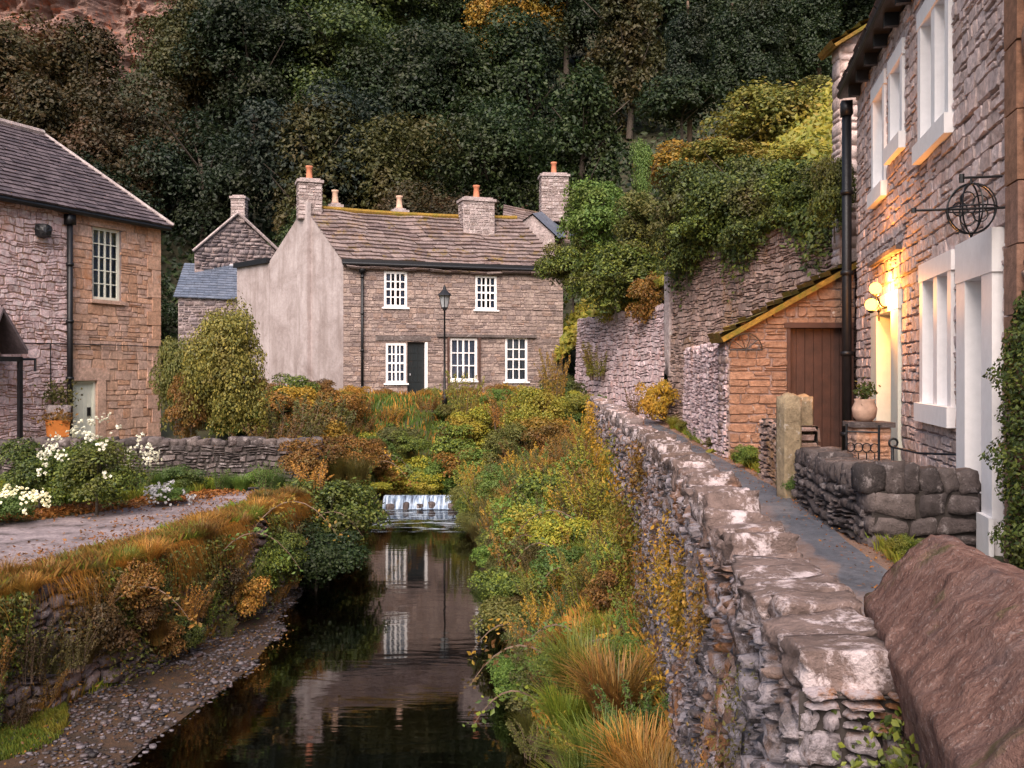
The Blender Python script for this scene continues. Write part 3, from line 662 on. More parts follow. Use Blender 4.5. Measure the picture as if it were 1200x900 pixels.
# river wall
TW = 2.60
rwp = [(XWR(y), y) for y in (2.18, 2.6, 3.5, 4.3, 5.5, 6.8, 8.5, 10, 13, 15.5, 18, 21, 24, 26, 28)]
rz = lambda u: np.zeros_like(np.asarray(u, float))
fo, LU = pathmap(rwp, rz, .05, 1, TW)
T = thing("riverside_wall", (XWR(2.05), 2.18, .6), "long lichened rubble wall with rough coping stones between the stream and the lane", "stone wall")
mb = MB()
stones(mb, fo, 0, 6.5, .35, TW - .04, wu=(.06, .2), hv=(.045, .10), prot=.05, gap=.004, wob=.025, rim=.010, nx=4, ny=3, seed=5)
stones(mb, fo, 6.5, LU, .6, TW - .04, wu=(.12, .32), hv=(.07, .14), prot=.05, gap=.007, wob=.022, nx=2, ny=1, seed=6)
fi, LI = pathmap([(x + .245, y) for x, y in rwp], rz, 0, -1, TW)
stones(mb, fi, 0, LI, 1.75, TW - .04, wu=(.15, .35), hv=(.08, .16), prot=.03, gap=.008, wob=.015, nx=2, ny=1, seed=7)
fe = plane((XWR(2.18) - .02, 2.19, 0), (1, 0, 0), (0, 0, 1))
stones(mb, fe, 0, .28, .4, TW - .04, wu=(.05, .14), hv=(.04, .09), prot=.035, gap=.003, nx=4, ny=3, wob=.008, rim=.008, seed=8)
mb.build("rubble_face", M['river_stone'], T, True)
mb = MB()
backing(mb, fo, 0, LU, .2, TW - .05, [(u, u + .001, 0, .001) for u in np.arange(.5, LU, .6)], w=-.012); backing(mb, fi, 0, LI, 1.6, TW - .05, [(u, u + .001, 0, .001) for u in np.arange(.5, LI, .6)], w=-.012); backing(mb, fe, 0, .26, .3, TW - .05, w=-.008)
rows_ = [(fo(u, TW - .06, -.01), fi(u * LI / LU, TW - .06, -.01)) for u in np.arange(0, LU, .6)]
for a, b in zip(rows_[:-1], rows_[1:]): mb.quad([a[0], a[1], b[1], b[0]])
mb.build("hearting", M['dark_mortar'], T)
u = 0.02; r = np.random.default_rng(17); i = 0
while u < LU:
    big = u < 1.1; w = r.uniform(.13, .24) if big else r.uniform(.09, .19) if u < 8 else r.uniform(.2, .36)
    if i >= 99: break
    p = fo(u + w / 2, TW, 0); q = fi((u + w / 2) * LI / LU, TW, 0); c = (p + q) / 2; wd = np.linalg.norm((q - p)[:2]); a = math.atan2(q[1] - p[1], q[0] - p[0])
    h = r.uniform(.09, .15) if big else r.uniform(.09, .20); mb = MB()
    rock(mb, (c[0] + r.normal(0, .012), c[1], TW - .07 + h / 2), (wd * r.uniform(.95, 1.22), w * .96, h), (r.normal(0, .05), r.normal(0, .05), a + r.normal(0, .07)) if big else (r.normal(0, .16), r.normal(0, .07), a + r.normal(0, .1)), rnd=.06 if big else .10, amp=.17 if big else .24, n=9 if u < 4 else 6 if u < 8 else 3, seed=i, freq=1.7)
    mb.build("coping_stone", M['coping_stone'], T, True); u += w * .985; i += 1
# bridge parapet close to the camera
T = thing("bridge_parapet", (1.2, 2.2, 1.6), "massive reddish saddleback coping stone topping the near end of the bridge wall", "parapet")
A0, A1 = np.array([1.02, 2.72, 2.64]), np.array([.72, 1.5, 2.64]); B0, B1 = np.array([1.17, 2.60, 2.86]), np.array([1.0, 1.35, 2.86]); C0, C1 = np.array([1.50, 2.42, 2.68]), np.array([1.33, 1.2, 2.66])
secs = []; n = 130
for i in range(n + 1):
    s = i / n; e = 1
    a, b, c = A0 + (A1 - A0) * s, B0 + (B1 - B0) * s, C0 + (C1 - C0) * s; low = np.array([0, 0, -.16]); prof = []
    ctrl = [a + low + (.02, 0, 0), a, a * .48 + b * .52 + (0, 0, .022), b * .95 + a * .05, b * .92 + c * .08 + (0, 0, -.004), b * .5 + c * .5 + (0, 0, .012), c, c + low]
    t = np.linspace(0, len(ctrl) - 1, 90); ctrl = np.array(ctrl); q = np.stack([np.interp(t, range(len(ctrl)), ctrl[:, k]) for k in range(3)], 1)
    for _ in range(0): q[1:-1] = (q[:-2] + q[1:-1] * 2 + q[2:]) / 4
    m = q.mean(0); q = m + (q - m) * (.93 + .07 * e)
    q = np.array([p + np.array(tuple(mnoise.noise_vector(Vector(p * 9)))) * .016 + np.array(tuple(mnoise.noise_vector(Vector(p * 34)))) * .006 + np.array([0, 0, mnoise.noise(Vector((p[0] * 26 + p[1] * 12, p[1] * 4, p[2] * 26))) * .012]) for p in q]); secs.append(q)
k = len(secs[0]); V = np.concatenate(secs); Fc = [[i * k + j, i * k + j + 1, (i + 1) * k + j + 1, (i + 1) * k + j] for i in range(n) for j in range(k - 1)]
Fc += [list(range(k))[::-1], [n * k + j for j in range(k)]]; Fc += [[i * k, (i + 1) * k, (i + 1) * k + k - 1, i * k + k - 1] for i in range(n)]
MB().add(V, Fc).build("coping_slab", M['parapet_stone'], T, True)
fpa, lp = pathmap([(1.04, 2.66), (.76, 1.5)], rz, 0, -1, 2.5); mb = MB(); stones(mb, fpa, 0, lp, .8, 2.47, wu=(.12, .3), hv=(.08, .16), prot=.03, gap=.006, wob=.01, nx=4, ny=3, seed=77)
fpe = plane((1.04, 2.66, 0), (.45, -.3, 0), (0, 0, 1)); fpe = plane((1.50, 2.40, 0), (-.46, .26, 0), (0, 0, 1)); stones(mb, fpe, 0, .53, .8, 2.47, wu=(.12, .3), hv=(.08, .16), prot=.02, gap=.006, nx=4, ny=3, seed=78)
mb.build("rubble_face", M['river_stone'], T, True)
mb = MB(); mb.add([(1.05, 2.64, .8), (.78, 1.5, .8), (1.3, 1.25, .8), (1.48, 2.4, .8), (1.05, 2.64, 2.49), (.78, 1.5, 2.49), (1.3, 1.25, 2.49), (1.48, 2.4, 2.49)], [[0, 1, 5, 4], [1, 2, 6, 5], [2, 3, 7, 6], [3, 0, 4, 7], [4, 5, 6, 7]]); mb.build("hearting", M['dark_mortar'], T)
def drywall(name, pts, z0, H, mat, label, thick=.35, cope='edge', wu=(.12, .3), hv=(.07, .13), seed=1, cop_h=(.14, .24), detail=2, coping_mat=None, back=True, prot=.04, endcaps=True, copew=(.07, .13), ln=None):
    """free-standing wall; pts run along the face seen from the left side of travel (side=1)"""
    zf = z0 if callable(z0) else (lambda u, z0=z0: np.full_like(np.asarray(u, float), z0))
    f, Lw = pathmap(pts, zf, .02, 1, H); T = thing(name, (pts[0][0], pts[0][1], float(zf(np.array(0.)))), label, "stone wall")
    mb = MB(); stones(mb, f, 0, Lw, -.15, H, wu=wu, hv=hv, prot=prot, gap=.006, wob=.015, nx=detail, ny=max(1, detail - 1), seed=seed)
    bk = lambda u, v, w: f(u, v, -thick - np.asarray(w)) 
    if back: q = MB(); stones(q, bk, 0, Lw, -.15, H, wu=(wu[1], wu[1] * 2), hv=(hv[1], hv[1] * 2), prot=.03, gap=.006, nx=1, ny=1, seed=seed + 1); mb.add(np.concatenate(q.V), [fc[::-1] for fc in q.F])
    if endcaps:
        for ue, sg in ((0, -1), (Lw, 1)):
            p = f(ue, 0, 0); q = f(ue, 0, -thick)
            fe = plane(p if sg > 0 else q, (q - p) if sg > 0 else (p - q), (0, 0, 1))
            if sg > 0: fe2 = plane(q, p - q, (0, 0, 1)); fe = lambda u, v, w, fe2=fe2: fe2(u, v, w)
            # orient outward
            tdir = (f(Lw, 0, 0) - f(Lw - .05, 0, 0)) if sg > 0 else (f(0, 0, 0) - f(.05, 0, 0))
            nrm = fe(0, 0, 1) - fe(0, 0, 0)
            if np.dot(nrm, tdir) < 0:
                fe = plane(p, q - p, (0, 0, 1)) if sg > 0 else plane(q, p - q, (0, 0, 1))
                nrm = fe(0, 0, 1) - fe(0, 0, 0)
                if np.dot(nrm, tdir) < 0: fe = plane(q, p - q, (0, 0, 1)) if sg > 0 else plane(p, q - p, (0, 0, 1))
            stones(mb, fe, 0, thick, -.15, H, wu=(.12, thick), hv=hv, prot=prot * .7, gap=.006, nx=detail, ny=1, seed=seed + 3)
    mb.build("rubble_face", M[mat], T, detail > 2)
    mb = MB(); hs = [(u, u + .001, 0, .001) for u in np.arange(.5, Lw, .7)]; backing(mb, f, 0, Lw, -.2, H, hs, w=-.012); backing(mb, bk, 0, Lw, -.2, H, hs, w=-.012); backing(mb, lambda u, v, w: f(u, H + 0 * v, -np.asarray(v)), 0, Lw, .012, thick - .012, hs, w=0); mb.build("hearting", M['dark_mortar'], T)
    if cope:
        u = 0; r = np.random.default_rng(seed + 9); i = 0; mb = MB(); np_ = 0
        while u < Lw - .04:
            w = r.uniform(*copew); h = r.uniform(*cop_h); c = f(u + w / 2, H, -thick / 2); p = f(u + w / 2, H, 0); a = math.atan2(c[1] - p[1], c[0] - p[0])
            rock(mb, (c[0], c[1], c[2] + h / 2 - .03), (thick * r.uniform(.95, 1.12), w * 1.05, h), (r.normal(0, .15), r.normal(0, .05), a + r.normal(0, .08)), rnd=.3, amp=.2, n=4 if detail > 2 else 3, seed=seed * 31 + i); u += w; i += 1
        mb.build("coping", M[coping_mat or mat], T, True)
    return T
drywall("garden_wall", [(3.03, 8.05), (3.06, 8.9), (3.16, 9.9), (3.30, 10.9)], 1.78, .48, 'dark_dry_stone', "dry stone garden wall with upright coping stones running along the lane edge before the right cottage", .34, seed=21, detail=3, copew=(.06, .12), cop_h=(.16, .25))
drywall("garden_wall", [(3.98, 7.98), (3.05, 7.95)], 1.70, .58, 'dark_dry_stone', "short dark wall with rounded capstones joining the lane wall's corner to the white door jamb", .28, seed=22, detail=4, wu=(.2, .42), hv=(.13, .2), copew=(.13, .2), cop_h=(.2, .28))
drywall("garden_wall", [(3.42, 11.45), (3.55, 13.4)], 1.78, .85, 'rubble', "low lichened stub of wall beside the stone gate posts, toward the garage", .32, cope=None, seed=23, detail=2)
drywall("garden_wall", [(-3.45, 16.9), (-7.6, 16.7), (-11, 16.2)], 1.25, .72, 'dark_dry_stone', "dark dry stone wall in front of the left cottage and the clipped round bush", .4, seed=24, detail=2, copew=(.14, .26), cop_h=(.1, .18))
# gate posts
for (x, y, z1, lb) in ((3.28, 11.12, 3.02, "mossy stone gate post at the lane edge, left and nearer of the pair"), (3.62, 11.75, 3.0, "round-topped stone gate post, right and further of the pair")):
    mb = MB(); rock(mb, (x, y, (z1 + 1.7) / 2), (.22, .22, z1 - 1.7), (0, 0, .2), rnd=.1, amp=.06, n=8, seed=int(x * 100)); o = mb.build("gate_post", M['post_stone'], None, True, (x, y, 1.8)); tag(o, lb, "gate post", "stone gate posts")
# old retaining walls right of the lane
lanez = lambda u: np.full_like(np.asarray(u, float), 1.75)
f, LA = pathmap([(4.10, 24.1), (5.1, 20.5), (6.15, 17.05), (9, 15.6)], lanez, .03, -1, 4.5)
fA = f; T = thing("retaining_wall", (5.1, 20.5, 1.8), "tall rubble retaining wall under the big dark ivy hedge, behind the garage", "retaining wall")
mb = MB(); stones(mb, f, 0, LA, 0, 4.5, wu=(.1, .34), hv=(.07, .17), prot=.035, gap=.004, wob=.02, nx=2, ny=1, seed=31, rim=.01)
fw = plane((4.1, 24.1, 1.75), (0.95, 0.3, 0), (0, 0, 1)); 
mb.build("rubble_face", M['rubble'], T, False); mb = MB(); backing(mb, f, 0, LA, 0, 4.52, [(u, u + .001, 0, .001) for u in np.arange(.5, LA, .7)]); mb.build("hearting", M['dark_mortar'], T)
mb = MB(); rock(mb, (4.10, 24.12, 4.9), (.28, .3, 3.4), (0, 0, .3), rnd=.08, amp=.05, n=8, seed=4); mb.build("corner_quoin", M['chimney_stone'], T, True)
f, LB = pathmap([(2.2, 31.5), (2.7, 30), (3.3, 27.5), (4.0, 24.2)], lanez, .05, -1, 3.2)
T = thing("retaining_wall", (3.3, 27.5, 1.8), "old retaining wall draped in shrubs at the far end of the lane", "retaining wall")
mb = MB(); stones(mb, f, 0, LB, 0, 3.3, wu=(.14, .4), hv=(.1, .2), prot=.03, gap=.006, wob=.018, nx=3, ny=1, seed=32, rim=.01); mb.build("rubble_face", M['white_rubble'], T, False); mb = MB(); backing(mb, f, 0, LB, 0, 3.3, [(u, u + .001, 0, .001) for u in np.arange(.5, LB, .7)]); mb.build("hearting", M['dark_mortar'], T)
drywall("yard_wall", [(3.70, 16.1), (4.15, 22.5)], 1.78, 2.0, 'white_rubble', "whitish lichened yard wall along the lane just beyond the garage", .35, cope='x', seed=33, detail=2, cop_h=(.06, .12), copew=(.2, .4))
# left retaining wall of the stream
lp = [(XWL(y), y) for y in (3, 5, 7, 8.3, 9.6, 10.5, 11.5, 12.5, 13.3, 14.5, 15.6)]
f, LL = pathmap(lp, rz, .05, -1, 1.3); fLw = f
T = thing("bank_wall", (XWL(10), 10, 0), "overgrown rubble bank wall holding up the road on the left of the stream", "retaining wall")
mb = MB(); stones(mb, f, 0, LL, -.2, 1.3, wu=(.12, .34), hv=(.08, .17), prot=.06, gap=.008, wob=.03, nx=2, ny=1, seed=41); mb.build("rubble_face", M['dark_rubble'], T, True); mb = MB(); backing(mb, f, 0, LL, -.3, 1.31, [(u, u + .001, 0, .001) for u in np.arange(.5, LL, .6)]); mb.build("hearting", M['dark_mortar'], T)
# ---------------------------------------------------------------- windows, doors, roofs
def sash(T, m, u, v, w, h, cols, rows, fr=.06, bar=.022, depth=.10, mat='white_paint', sill='chimney_stone', lintel=None, curtain=True, sill_h=.09, reveal='mortar'):
    """small-paned window set back in the wall: thing > window > pane, sill, lintel, curtain"""
    mb = MB(); d0, d1 = -depth, -depth + .05
    for a in ((u, u + fr, v, v + h), (u + w - fr, u + w, v, v + h), (u + fr, u + w - fr, v, v + fr), (u + fr, u + w - fr, v + h - fr, v + h)): mb.box(*a, d0, d1, m)
    iw, ih = w - 2 * fr, h - 2 * fr
    for i in range(1, cols): c = u + fr + iw * i / cols; b = bar * (1.8 if cols % 2 == 0 and i == cols // 2 else 1); mb.box(c - b / 2, c + b / 2, v + fr, v + h - fr, d0 + .008, d1 - .008, m)
    for j in range(1, rows): c = v + fr + ih * j / rows; b = bar * (1.6 if rows % 2 == 0 and j == rows // 2 else 1); mb.box(u + fr, u + w - fr, c - b / 2, c + b / 2, d0 + .011, d1 - .011, m)
    W = mb.build("window", M[mat], T)
    MB().quad(m(np.array([u, u + w, u + w, u]), np.array([v, v, v + h, v + h]), np.full(4, d0 + .02))).build("pane", M['glass'], W)
    mb = MB(); mb.box(u - .02, u + w + .02, v - .02, v + h + .02, -depth - .5, -depth - .42, m); 
    for a in ((u - .03, u, v, v + h), (u + w, u + w + .03, v, v + h), (u - .03, u + w + .03, v + h, v + h + .03)): mb.box(*a, -depth - .4, .0, m)
    mb.build("reveal", M['dark_interior'] if reveal == 'dark' else M[reveal], W)
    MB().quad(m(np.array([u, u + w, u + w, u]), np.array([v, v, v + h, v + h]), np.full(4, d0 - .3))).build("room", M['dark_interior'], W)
    if curtain:
        mb = MB()
        for a, b in ((u + .02, u + w * .30), (u + w * .70, u + w - .02)) if curtain == 2 else ((u + .02, u + w - .02),):
            n = 24; P = [m(a + (b - a) * i / n, np.array([v, v + h * (1 if curtain == 2 else .96)]), d0 - .10 + .025 * math.sin(i * 1.9)) for i in range(n + 1)]
            for p, q in zip(P[:-1], P[1:]): mb.quad([p[0], q[0], q[1], p[1]])
        mb.build("curtain", M['curtain'], W)
    if sill: mb = MB(); mb.box(u - .08, u + w + .08, v - sill_h, v - .002, -depth + .003, .07, m); mb.build("sill", M[sill], W)
    if lintel: mb = MB(); mb.box(u - .12, u + w + .12, v + h + .002, v + h + .2, -.06, .035, m); mb.build("lintel", M[lintel], W)
    return W
def house_shell(T, m, L_, H, back, mat, z0=0):
    """plain back and end walls: m maps (u, v, w), the house lies at w<0"""
    mb = MB(); mb.box(.02, L_ - .02, z0, H, -back, -.75, m); return mb.build("rear_wall", M[mat], T)
def pipe(T, m, u, v0, v1, w=.09, r=.05, hopper=True, mat='black_iron'):
    mb = MB(); pts = [m(u, v, w) for v in (v0, v1)]; mb.tube(pts, r, 10)
    for v in np.arange(v0 + .6, v1, 1.3): mb.tube([m(u, v, w), m(u, v + .07, w)], r * 1.35, 10)
    if hopper: mb.box(u - .10, u + .10, v1 - .18, v1 + .05, w - .08, w + .09, m)
    return mb.build("downpipe", M[mat], T, True)
def gutter(T, m, u0, u1, v, w=.16, r=.06, mat='black_iron'):
    mb = MB(); mb.tube([m(u0, v, w), m(u1, v, w)], r, 10); mb.box(u0, u1, v + r * .2, v + r + .1, .03, w - .05, m); return mb.build("gutter", M[mat], T)
def chimney(T, c, size, h, mat, pots=1, potmat='terracotta', rot=0, cap=True, name="chimney"):
    ca, sa = math.cos(rot), math.sin(rot); sx, sy = size; f1 = MB()
    for k, (dx, dy, L_) in enumerate(((0, -sy / 2, sx), (sx / 2, 0, sy), (0, sy / 2, sx), (-sx / 2, 0, sy))):
        ang = rot + (0, math.pi / 2, math.pi, -math.pi / 2)[k]; U = (math.cos(ang), math.sin(ang), 0); O = (c[0] + dx * ca - dy * sa - U[0] * L_ / 2, c[1] + dx * sa + dy * ca - U[1] * L_ / 2, c[2])
        stones(f1, plane(O, U, (0, 0, 1)), 0, L_, 0, h, wu=(.16, .34), hv=(.1, .17), prot=.018, gap=.005, nx=1, ny=1, seed=int(abs(c[0]) * 50) + k)
        backing(f1, plane(O, U, (0, 0, 1)), 0, L_, 0, h, w=-.008)
    m = lambda u, v, w: np.stack([c[0] + u * ca - v * sa, c[1] + u * sa + v * ca, c[2] + w], -1)
    f1.box(-sx / 2 + .02, sx / 2 - .02, -sy / 2 + .02, sy / 2 - .02, 0, h - .005, m)
    ch = f1.build(name, M[mat], T, False)
    if cap: q = MB(); q.box(-sx / 2 - .06, sx / 2 + .06, -sy / 2 - .06, sy / 2 + .06, h, h + .1, m); q.box(-sx / 2 + .05, sx / 2 - .05, -sy / 2 + .05, sy / 2 - .05, h + .1, h + .17, m); q.build("cap", M[mat], ch)
    for i in range(pots):
        q = MB(); d = (i - (pots - 1) / 2) * .42; p = m(np.array(d), np.array(0.), np.array(h + .15)); q.lathe(tuple(p), [(.13, 0), (.15, .06), (.12, .1), (.105, .42), (.135, .46), (.135, .52), (.09, .52), (.085, .3)], 12); q.build("pot", M[potmat], ch, True)
    return ch
# ================= right cottage (its long wall runs away from the camera on the right)
RU = unit((.209, 1, 0)); Y0 = 7.05; OR = np.array([2.4 + .209 * Y0, Y0, 1.75]); sec = math.hypot(.209, 1)
def uy(y): return (y - Y0) * sec
mR = plane(OR + RU * 0, RU, (0, 0, 1))                 # U x V = (+x): flip so that +w faces the lane
def mR(u, v, w, O=OR, U=RU, W=np.array([-RU[1], RU[0], 0])):
    u, v, w = np.broadcast_arrays(np.asarray(u, float), np.asarray(v, float), np.asarray(w, float)); return O + u[..., None] * U + np.stack([0 * v, 0 * v, v], -1) + w[..., None] * W
Lr = uy(15.1); zr = lambda z: z + CZ - 1.75            # camera-relative height -> wall v
T = thing("right_cottage", (4.2, 9.0, 1.75), "pinkish coursed stone cottage on the right with white stone window surrounds", "cottage"); T.name = "cottage"
wins = [  # u0,u1,v0,v1,lights
    (uy(9.1), uy(10.45), zr(-.55), zr(1.18), 2), (uy(9.2), uy(10.55), zr(2.33), zr(4.02), 2), (uy(11.4), uy(12.28), zr(2.71), zr(4.05), 1), (uy(12.57), uy(13.55), zr(2.35), zr(4.05), 1)]
doors = [(uy(7.62), uy(8.72), 0, zr(1.17)), (uy(11.62), uy(13.55), 0, zr(1.02))]
holes = [w[:4] for w in wins] + doors
holes_in = [(a + .03, b - .03, c + .03, d - .03) for a, b, c, d in holes]
mb = MB(); stones(mb, mR, uy(7.42), Lr, 0, zr(4.45), holes, wu=(.18, .46), hv=(.12, .18), prot=.020, gap=.005, nx=4, ny=2, seed=50, rim=.010); mb.build("wall", M['pink_stone'], T, False)
mb = MB(); backing(mb, mR, 0, Lr, -.3, zr(4.5), holes_in, w=-.015); mb.build("mortar", M['mortar'], T)
mb = MB(); v = 0; r = np.random.default_rng(3)
while v < zr(4.4):
    h = r.uniform(.32, .55); mb.box(uy(7.12) + r.uniform(-.02, .02), uy(7.42) - .004, v, min(v + h - .012, zr(4.45)), -.2, .05 + r.uniform(0, .012), mR); v += h
mb.build("quoins", M['brown_sandstone'], T)
for k, (a, b, c, d, li) in enumerate(wins):
    mb = MB(); e = .14; sl_ = .2; dp = -.20; pr = .045
    mb.box(a, a + e, c + sl_, d - e * 1.4, dp, pr, mR); mb.box(b - e, b, c + sl_, d - e * 1.4, dp, pr, mR); mb.box(a - .03, b + .03, d - e * 1.4, d, dp, pr + .006, mR); mb.box(a - .05, b + .05, c, c + sl_, dp, pr + .05, mR)
    if li == 2: mm = (a + b) / 2; mb.box(mm - .08, mm + .08, c + sl_, d - e * 1.4, dp, pr - .01, mR)
    W = mb.build("window", M['white_paint'], T)
    MB().box(a + e - .01, b - e + .01, c + sl_ - .01, d - e * 1.4 + .01, -.195, -.185, mR).build("pane", M['glass'], W)
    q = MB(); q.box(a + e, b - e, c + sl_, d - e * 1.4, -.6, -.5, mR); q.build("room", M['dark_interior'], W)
    lw = [(a + e, b - e)] if li == 1 else [(a + e, (a + b) / 2 - .08), ((a + b) / 2 + .08, b - e)]
    q = MB()
    for (x0, x1) in lw:
        for g in ((x0, x0 + .04, c + sl_, d - e * 1.4), (x1 - .04, x1, c + sl_, d - e * 1.4), (x0, x1, c + sl_, c + sl_ + .05), (x0, x1, d - e * 1.4 - .04, d - e * 1.4), (x0, x1, (c + d) / 2 - .015, (c + d) / 2 + .015)): q.box(*g, -.18, -.14, mR)
    q.build("casement", M['white_paint'], W)
def door(T, m, a, b, c, d, jw, head, leafmat_, dp=-.22, pr=.05, col='white_paint', sur=True):
    mb = MB()
    mb.box(a, a + jw, c, d - head, dp, pr, m); mb.box(b - jw, b, c, d - head, dp, pr, m); mb.box(a - .02, b + .02, d - head, d, dp, pr + .006, m); S = mb.build("door_surround", M[col], T)
    mb = MB(); a2, b2, d2 = a + jw, b - jw, d - head; mb.box(a2, b2, c + .02, d2, dp - .04, dp + .03, m)
    for (x0, x1) in ((a2 + .08, (a2 + b2) / 2 - .04), ((a2 + b2) / 2 + .04, b2 - .08)):
        for (z0, z1) in ((c + .2, c + .75), (c + .9, d2 - .15)): mb.box(x0, x1, z0, z1, dp + .03, dp + .045, m)
    D = mb.build("door", M[leafmat_], T); q = MB(); q.sphere(tuple(m(np.array(a2 + .1), np.array(c + .95), np.array(dp + .08))), .03, 8); q.build("handle", M['black_iron'], D, True); return D
a, b, c, d = doors[0]; D = door(T, mR, a, b, -.02, d, .30, .36, 'white_paint', dp=-.32, pr=.09); mb = MB(); mb.box(a - .06, a + .30, .001, .36, .09, .13, mR); mb.build("plinth", M['white_paint'], T)
mb = MB(); mb.box(a - .02, b + .1, -.2, .0, -.1, .4, mR); mb.build("doorstep", M['dark_dry_stone'], T)
a, b, c, d = doors[1]; D = door(T, mR, a, b, -.02, d, .46, .24, 'cream_paint', dp=-.2, pr=.05, col='cream_paint')
q = MB(); mid = (a + b) / 2; p0 = mR(np.array(mid), np.array(zr(.33)), np.array(-.1)); q.tube([tuple(p0 + np.array([0, .05 * math.cos(t), .05 * math.sin(t)])) for t in np.linspace(0, 6.28, 12)], .01, 6); q.build("knocker", M['black_iron'], D)
mb = MB(); mb.box(a - .1, b + .05, zr(1.50), zr(1.56), .0, .09, mR); mb.build("door_hood", M['dark_dry_stone'], T)
# eaves, roof
gutter(T, mR, -2.0, Lr + .25, zr(4.52), .22, .065); pipe(T, mR, Lr + .02, -.1, zr(4.3), .16, .075)
mb = MB(); mb.box(-2, Lr + .2, zr(4.46), zr(4.58), -.2, .26, mR); 
for uu in np.arange(.2, Lr, .75): mb.box(uu, uu + .09, zr(4.30), zr(4.46), 0.03, .2, mR)
mb.build("eaves", M['black_iron'], T)
mb = MB(); O2 = mR(np.array(-2.), np.array(zr(4.6)), np.array(.26)); slR = (lambda u, v, w: mR(np.asarray(u) - 2., zr(4.6) + np.asarray(v) * .62 + np.asarray(w) * .78, .26 - np.asarray(v) * .78 + np.asarray(w) * .62))
slates(mb, slR, 0, Lr + 2.2, 0, 4.2, wu=(.25, .45), hv=.26, th=.02, seed=51); mb.build("roof", M['slate_purple'], T)
mb = MB(); mb.box(0.02, Lr - .02, -.3, zr(4.5), -6, -.75, mR); mb.box(uy(3.02), -.02, -.3, zr(4.5), -6, -.1, mR)
P = mR(np.array([Lr, Lr, Lr]), np.array([zr(4.5), zr(4.5), zr(7.0)]), np.array([0.1, -6, -3])); mb.quad(P); P = mR(np.array([Lr - .01, Lr - .01, Lr - .01, Lr - .01]), np.array([-.3, -.3, zr(4.5), zr(4.5)]), np.array([0, -6, -6, 0])); mb.quad(P)
P = mR(np.array([-2, Lr + .2, Lr + .2, -2]), np.array([zr(4.5), zr(4.5), zr(7.1), zr(7.1)]), np.array([-6.2, -6.2, -3, -3])); mb.quad(P)
mb.build("rear_wall", M['pink_stone'], T)
mb = MB(); stones(mb, mR, uy(3.0), uy(7.08), -.1, zr(4.4), wu=(.3, .5), hv=(.2, .34), prot=.03, gap=.006, seed=55); backing(mb, mR, uy(3.0), uy(7.08), -.2, zr(4.4), w=-.012); mb.build("end_bay_wall", M['orange_stone'], T, True)
# mossy-roofed gable peeping over the eaves
T = thing("cottage", (6.6, 17.5, 6.2), "small pink stone gable with a mossy orange roof peeping over the right cottage's eaves", "building")
mb = MB(); fg = plane((5.80, 16.6, 5.2), (1, 0.05, 0), (0, 0, 1)); tf = lambda u: 3.95 + .62 * u
stones(mb, fg, 0, 2.4, 0, 5.2, wu=(.3, .6), hv=(.2, .32), prot=.02, gap=.006, topf=tf, seed=56); backing(mb, fg, 0, 2.4, 0, 5.2, topf=tf)
fs = plane((5.80, 17.0, 5.2), (0, -1, 0), (0, 0, 1)); stones(mb, fs, 0, .4, 0, 3.9, wu=(.3, .6), hv=(.2, .32), prot=.02, gap=.006, seed=57); backing(mb, fs, 0, .4, 0, 3.95); mb.build("wall", M['pink_stone'], T, True)
mb = MB(); fr = plane((5.78, 18.8, 8.48), (0, -1, 0), (.85, 0, .527)); fr = lambda u, v, w: np.stack(np.broadcast_arrays(5.62 + np.asarray(v) * .85 - np.asarray(w) * .527, 17.15 - np.asarray(u, float), 9.02 + np.asarray(v) * .527 + np.asarray(w) * .85), -1)
slates(mb, fr, 0, .78, 0, 3.2, wu=(.3, .5), hv=.3, th=.06, seed=58); mb.box(0, .78, 0, 3.2, -.06, -.005, fr); mb.build("roof", M['moss_slab'], T)
# ================= lean-to garage
T = thing("garage", (4.8, 16.0, 1.78), "stone lean-to garage with brown timber door and sloping mossy roof, lit by the lamp", "garage")
mG = plane((3.70, 16.02, 1.78), (1, 0, 0), (0, 0, 1)); z_ = lambda z: z + CZ - 1.78
tG = lambda u: z_(.66) + .56 * u; dh = (.99, 2.16, 0, z_(.80))
mb = MB(); stones(mb, mG, 0, 2.15, 0, 4.2, [dh], wu=(.16, .42), hv=(.09, .19), prot=.022, gap=.005, topf=tG, seed=60, rim=.01); mb.build("wall", M['garage_stone'], T, False)
mb = MB(); backing(mb, mG, 0, 2.15, -.2, 4.2, [dh], topf=tG, w=-.012); mb.build("mortar", M['mortar'], T)
mb = MB(); a, b, c, d = dh; b = 2.13
n = 7
for i in range(n): x0 = a + .05 + (b - a - .1) * i / n; x1 = a + .05 + (b - a - .1) * (i + 1) / n; mb.box(x0 + .004, x1 - .004, .03, d - .06, -.16, -.125 - .003 * (i % 2), mG)
D = mb.build("door", M['brown_timber'], T)
mb = MB(); mb.box(a, a + .06, 0, d - .06, -.17, .01, mG); mb.box(b - .06, b, 0, d - .06, -.17, .01, mG); mb.box(a - .05, b, d - .06, d + .03, -.17, .03, mG); mb.build("door_frame", M['brown_timber'], T)
q = MB(); q.box(a + .15, a + .17, .95, 1.1, -.12, -.08, mG); q.build("handle", M['black_iron'], D)
mb = MB(); 
sl2 = lambda u, v, w: mG(-.16 + np.asarray(v) * .8725 - np.asarray(w) * .4887, z_(.66) + (-.16 + np.asarray(v) * .8725) * .56 + np.asarray(w) * .8725, .14 - np.asarray(u, float))
slates(mb, sl2, 0, 1.0, 0, 2.75, wu=(.3, .5), hv=.3, th=.05, seed=61); mb.box(0, 1.0, 0, 2.75, -.09, -.004, sl2); mb.build("roof", M['moss_slab'], T)
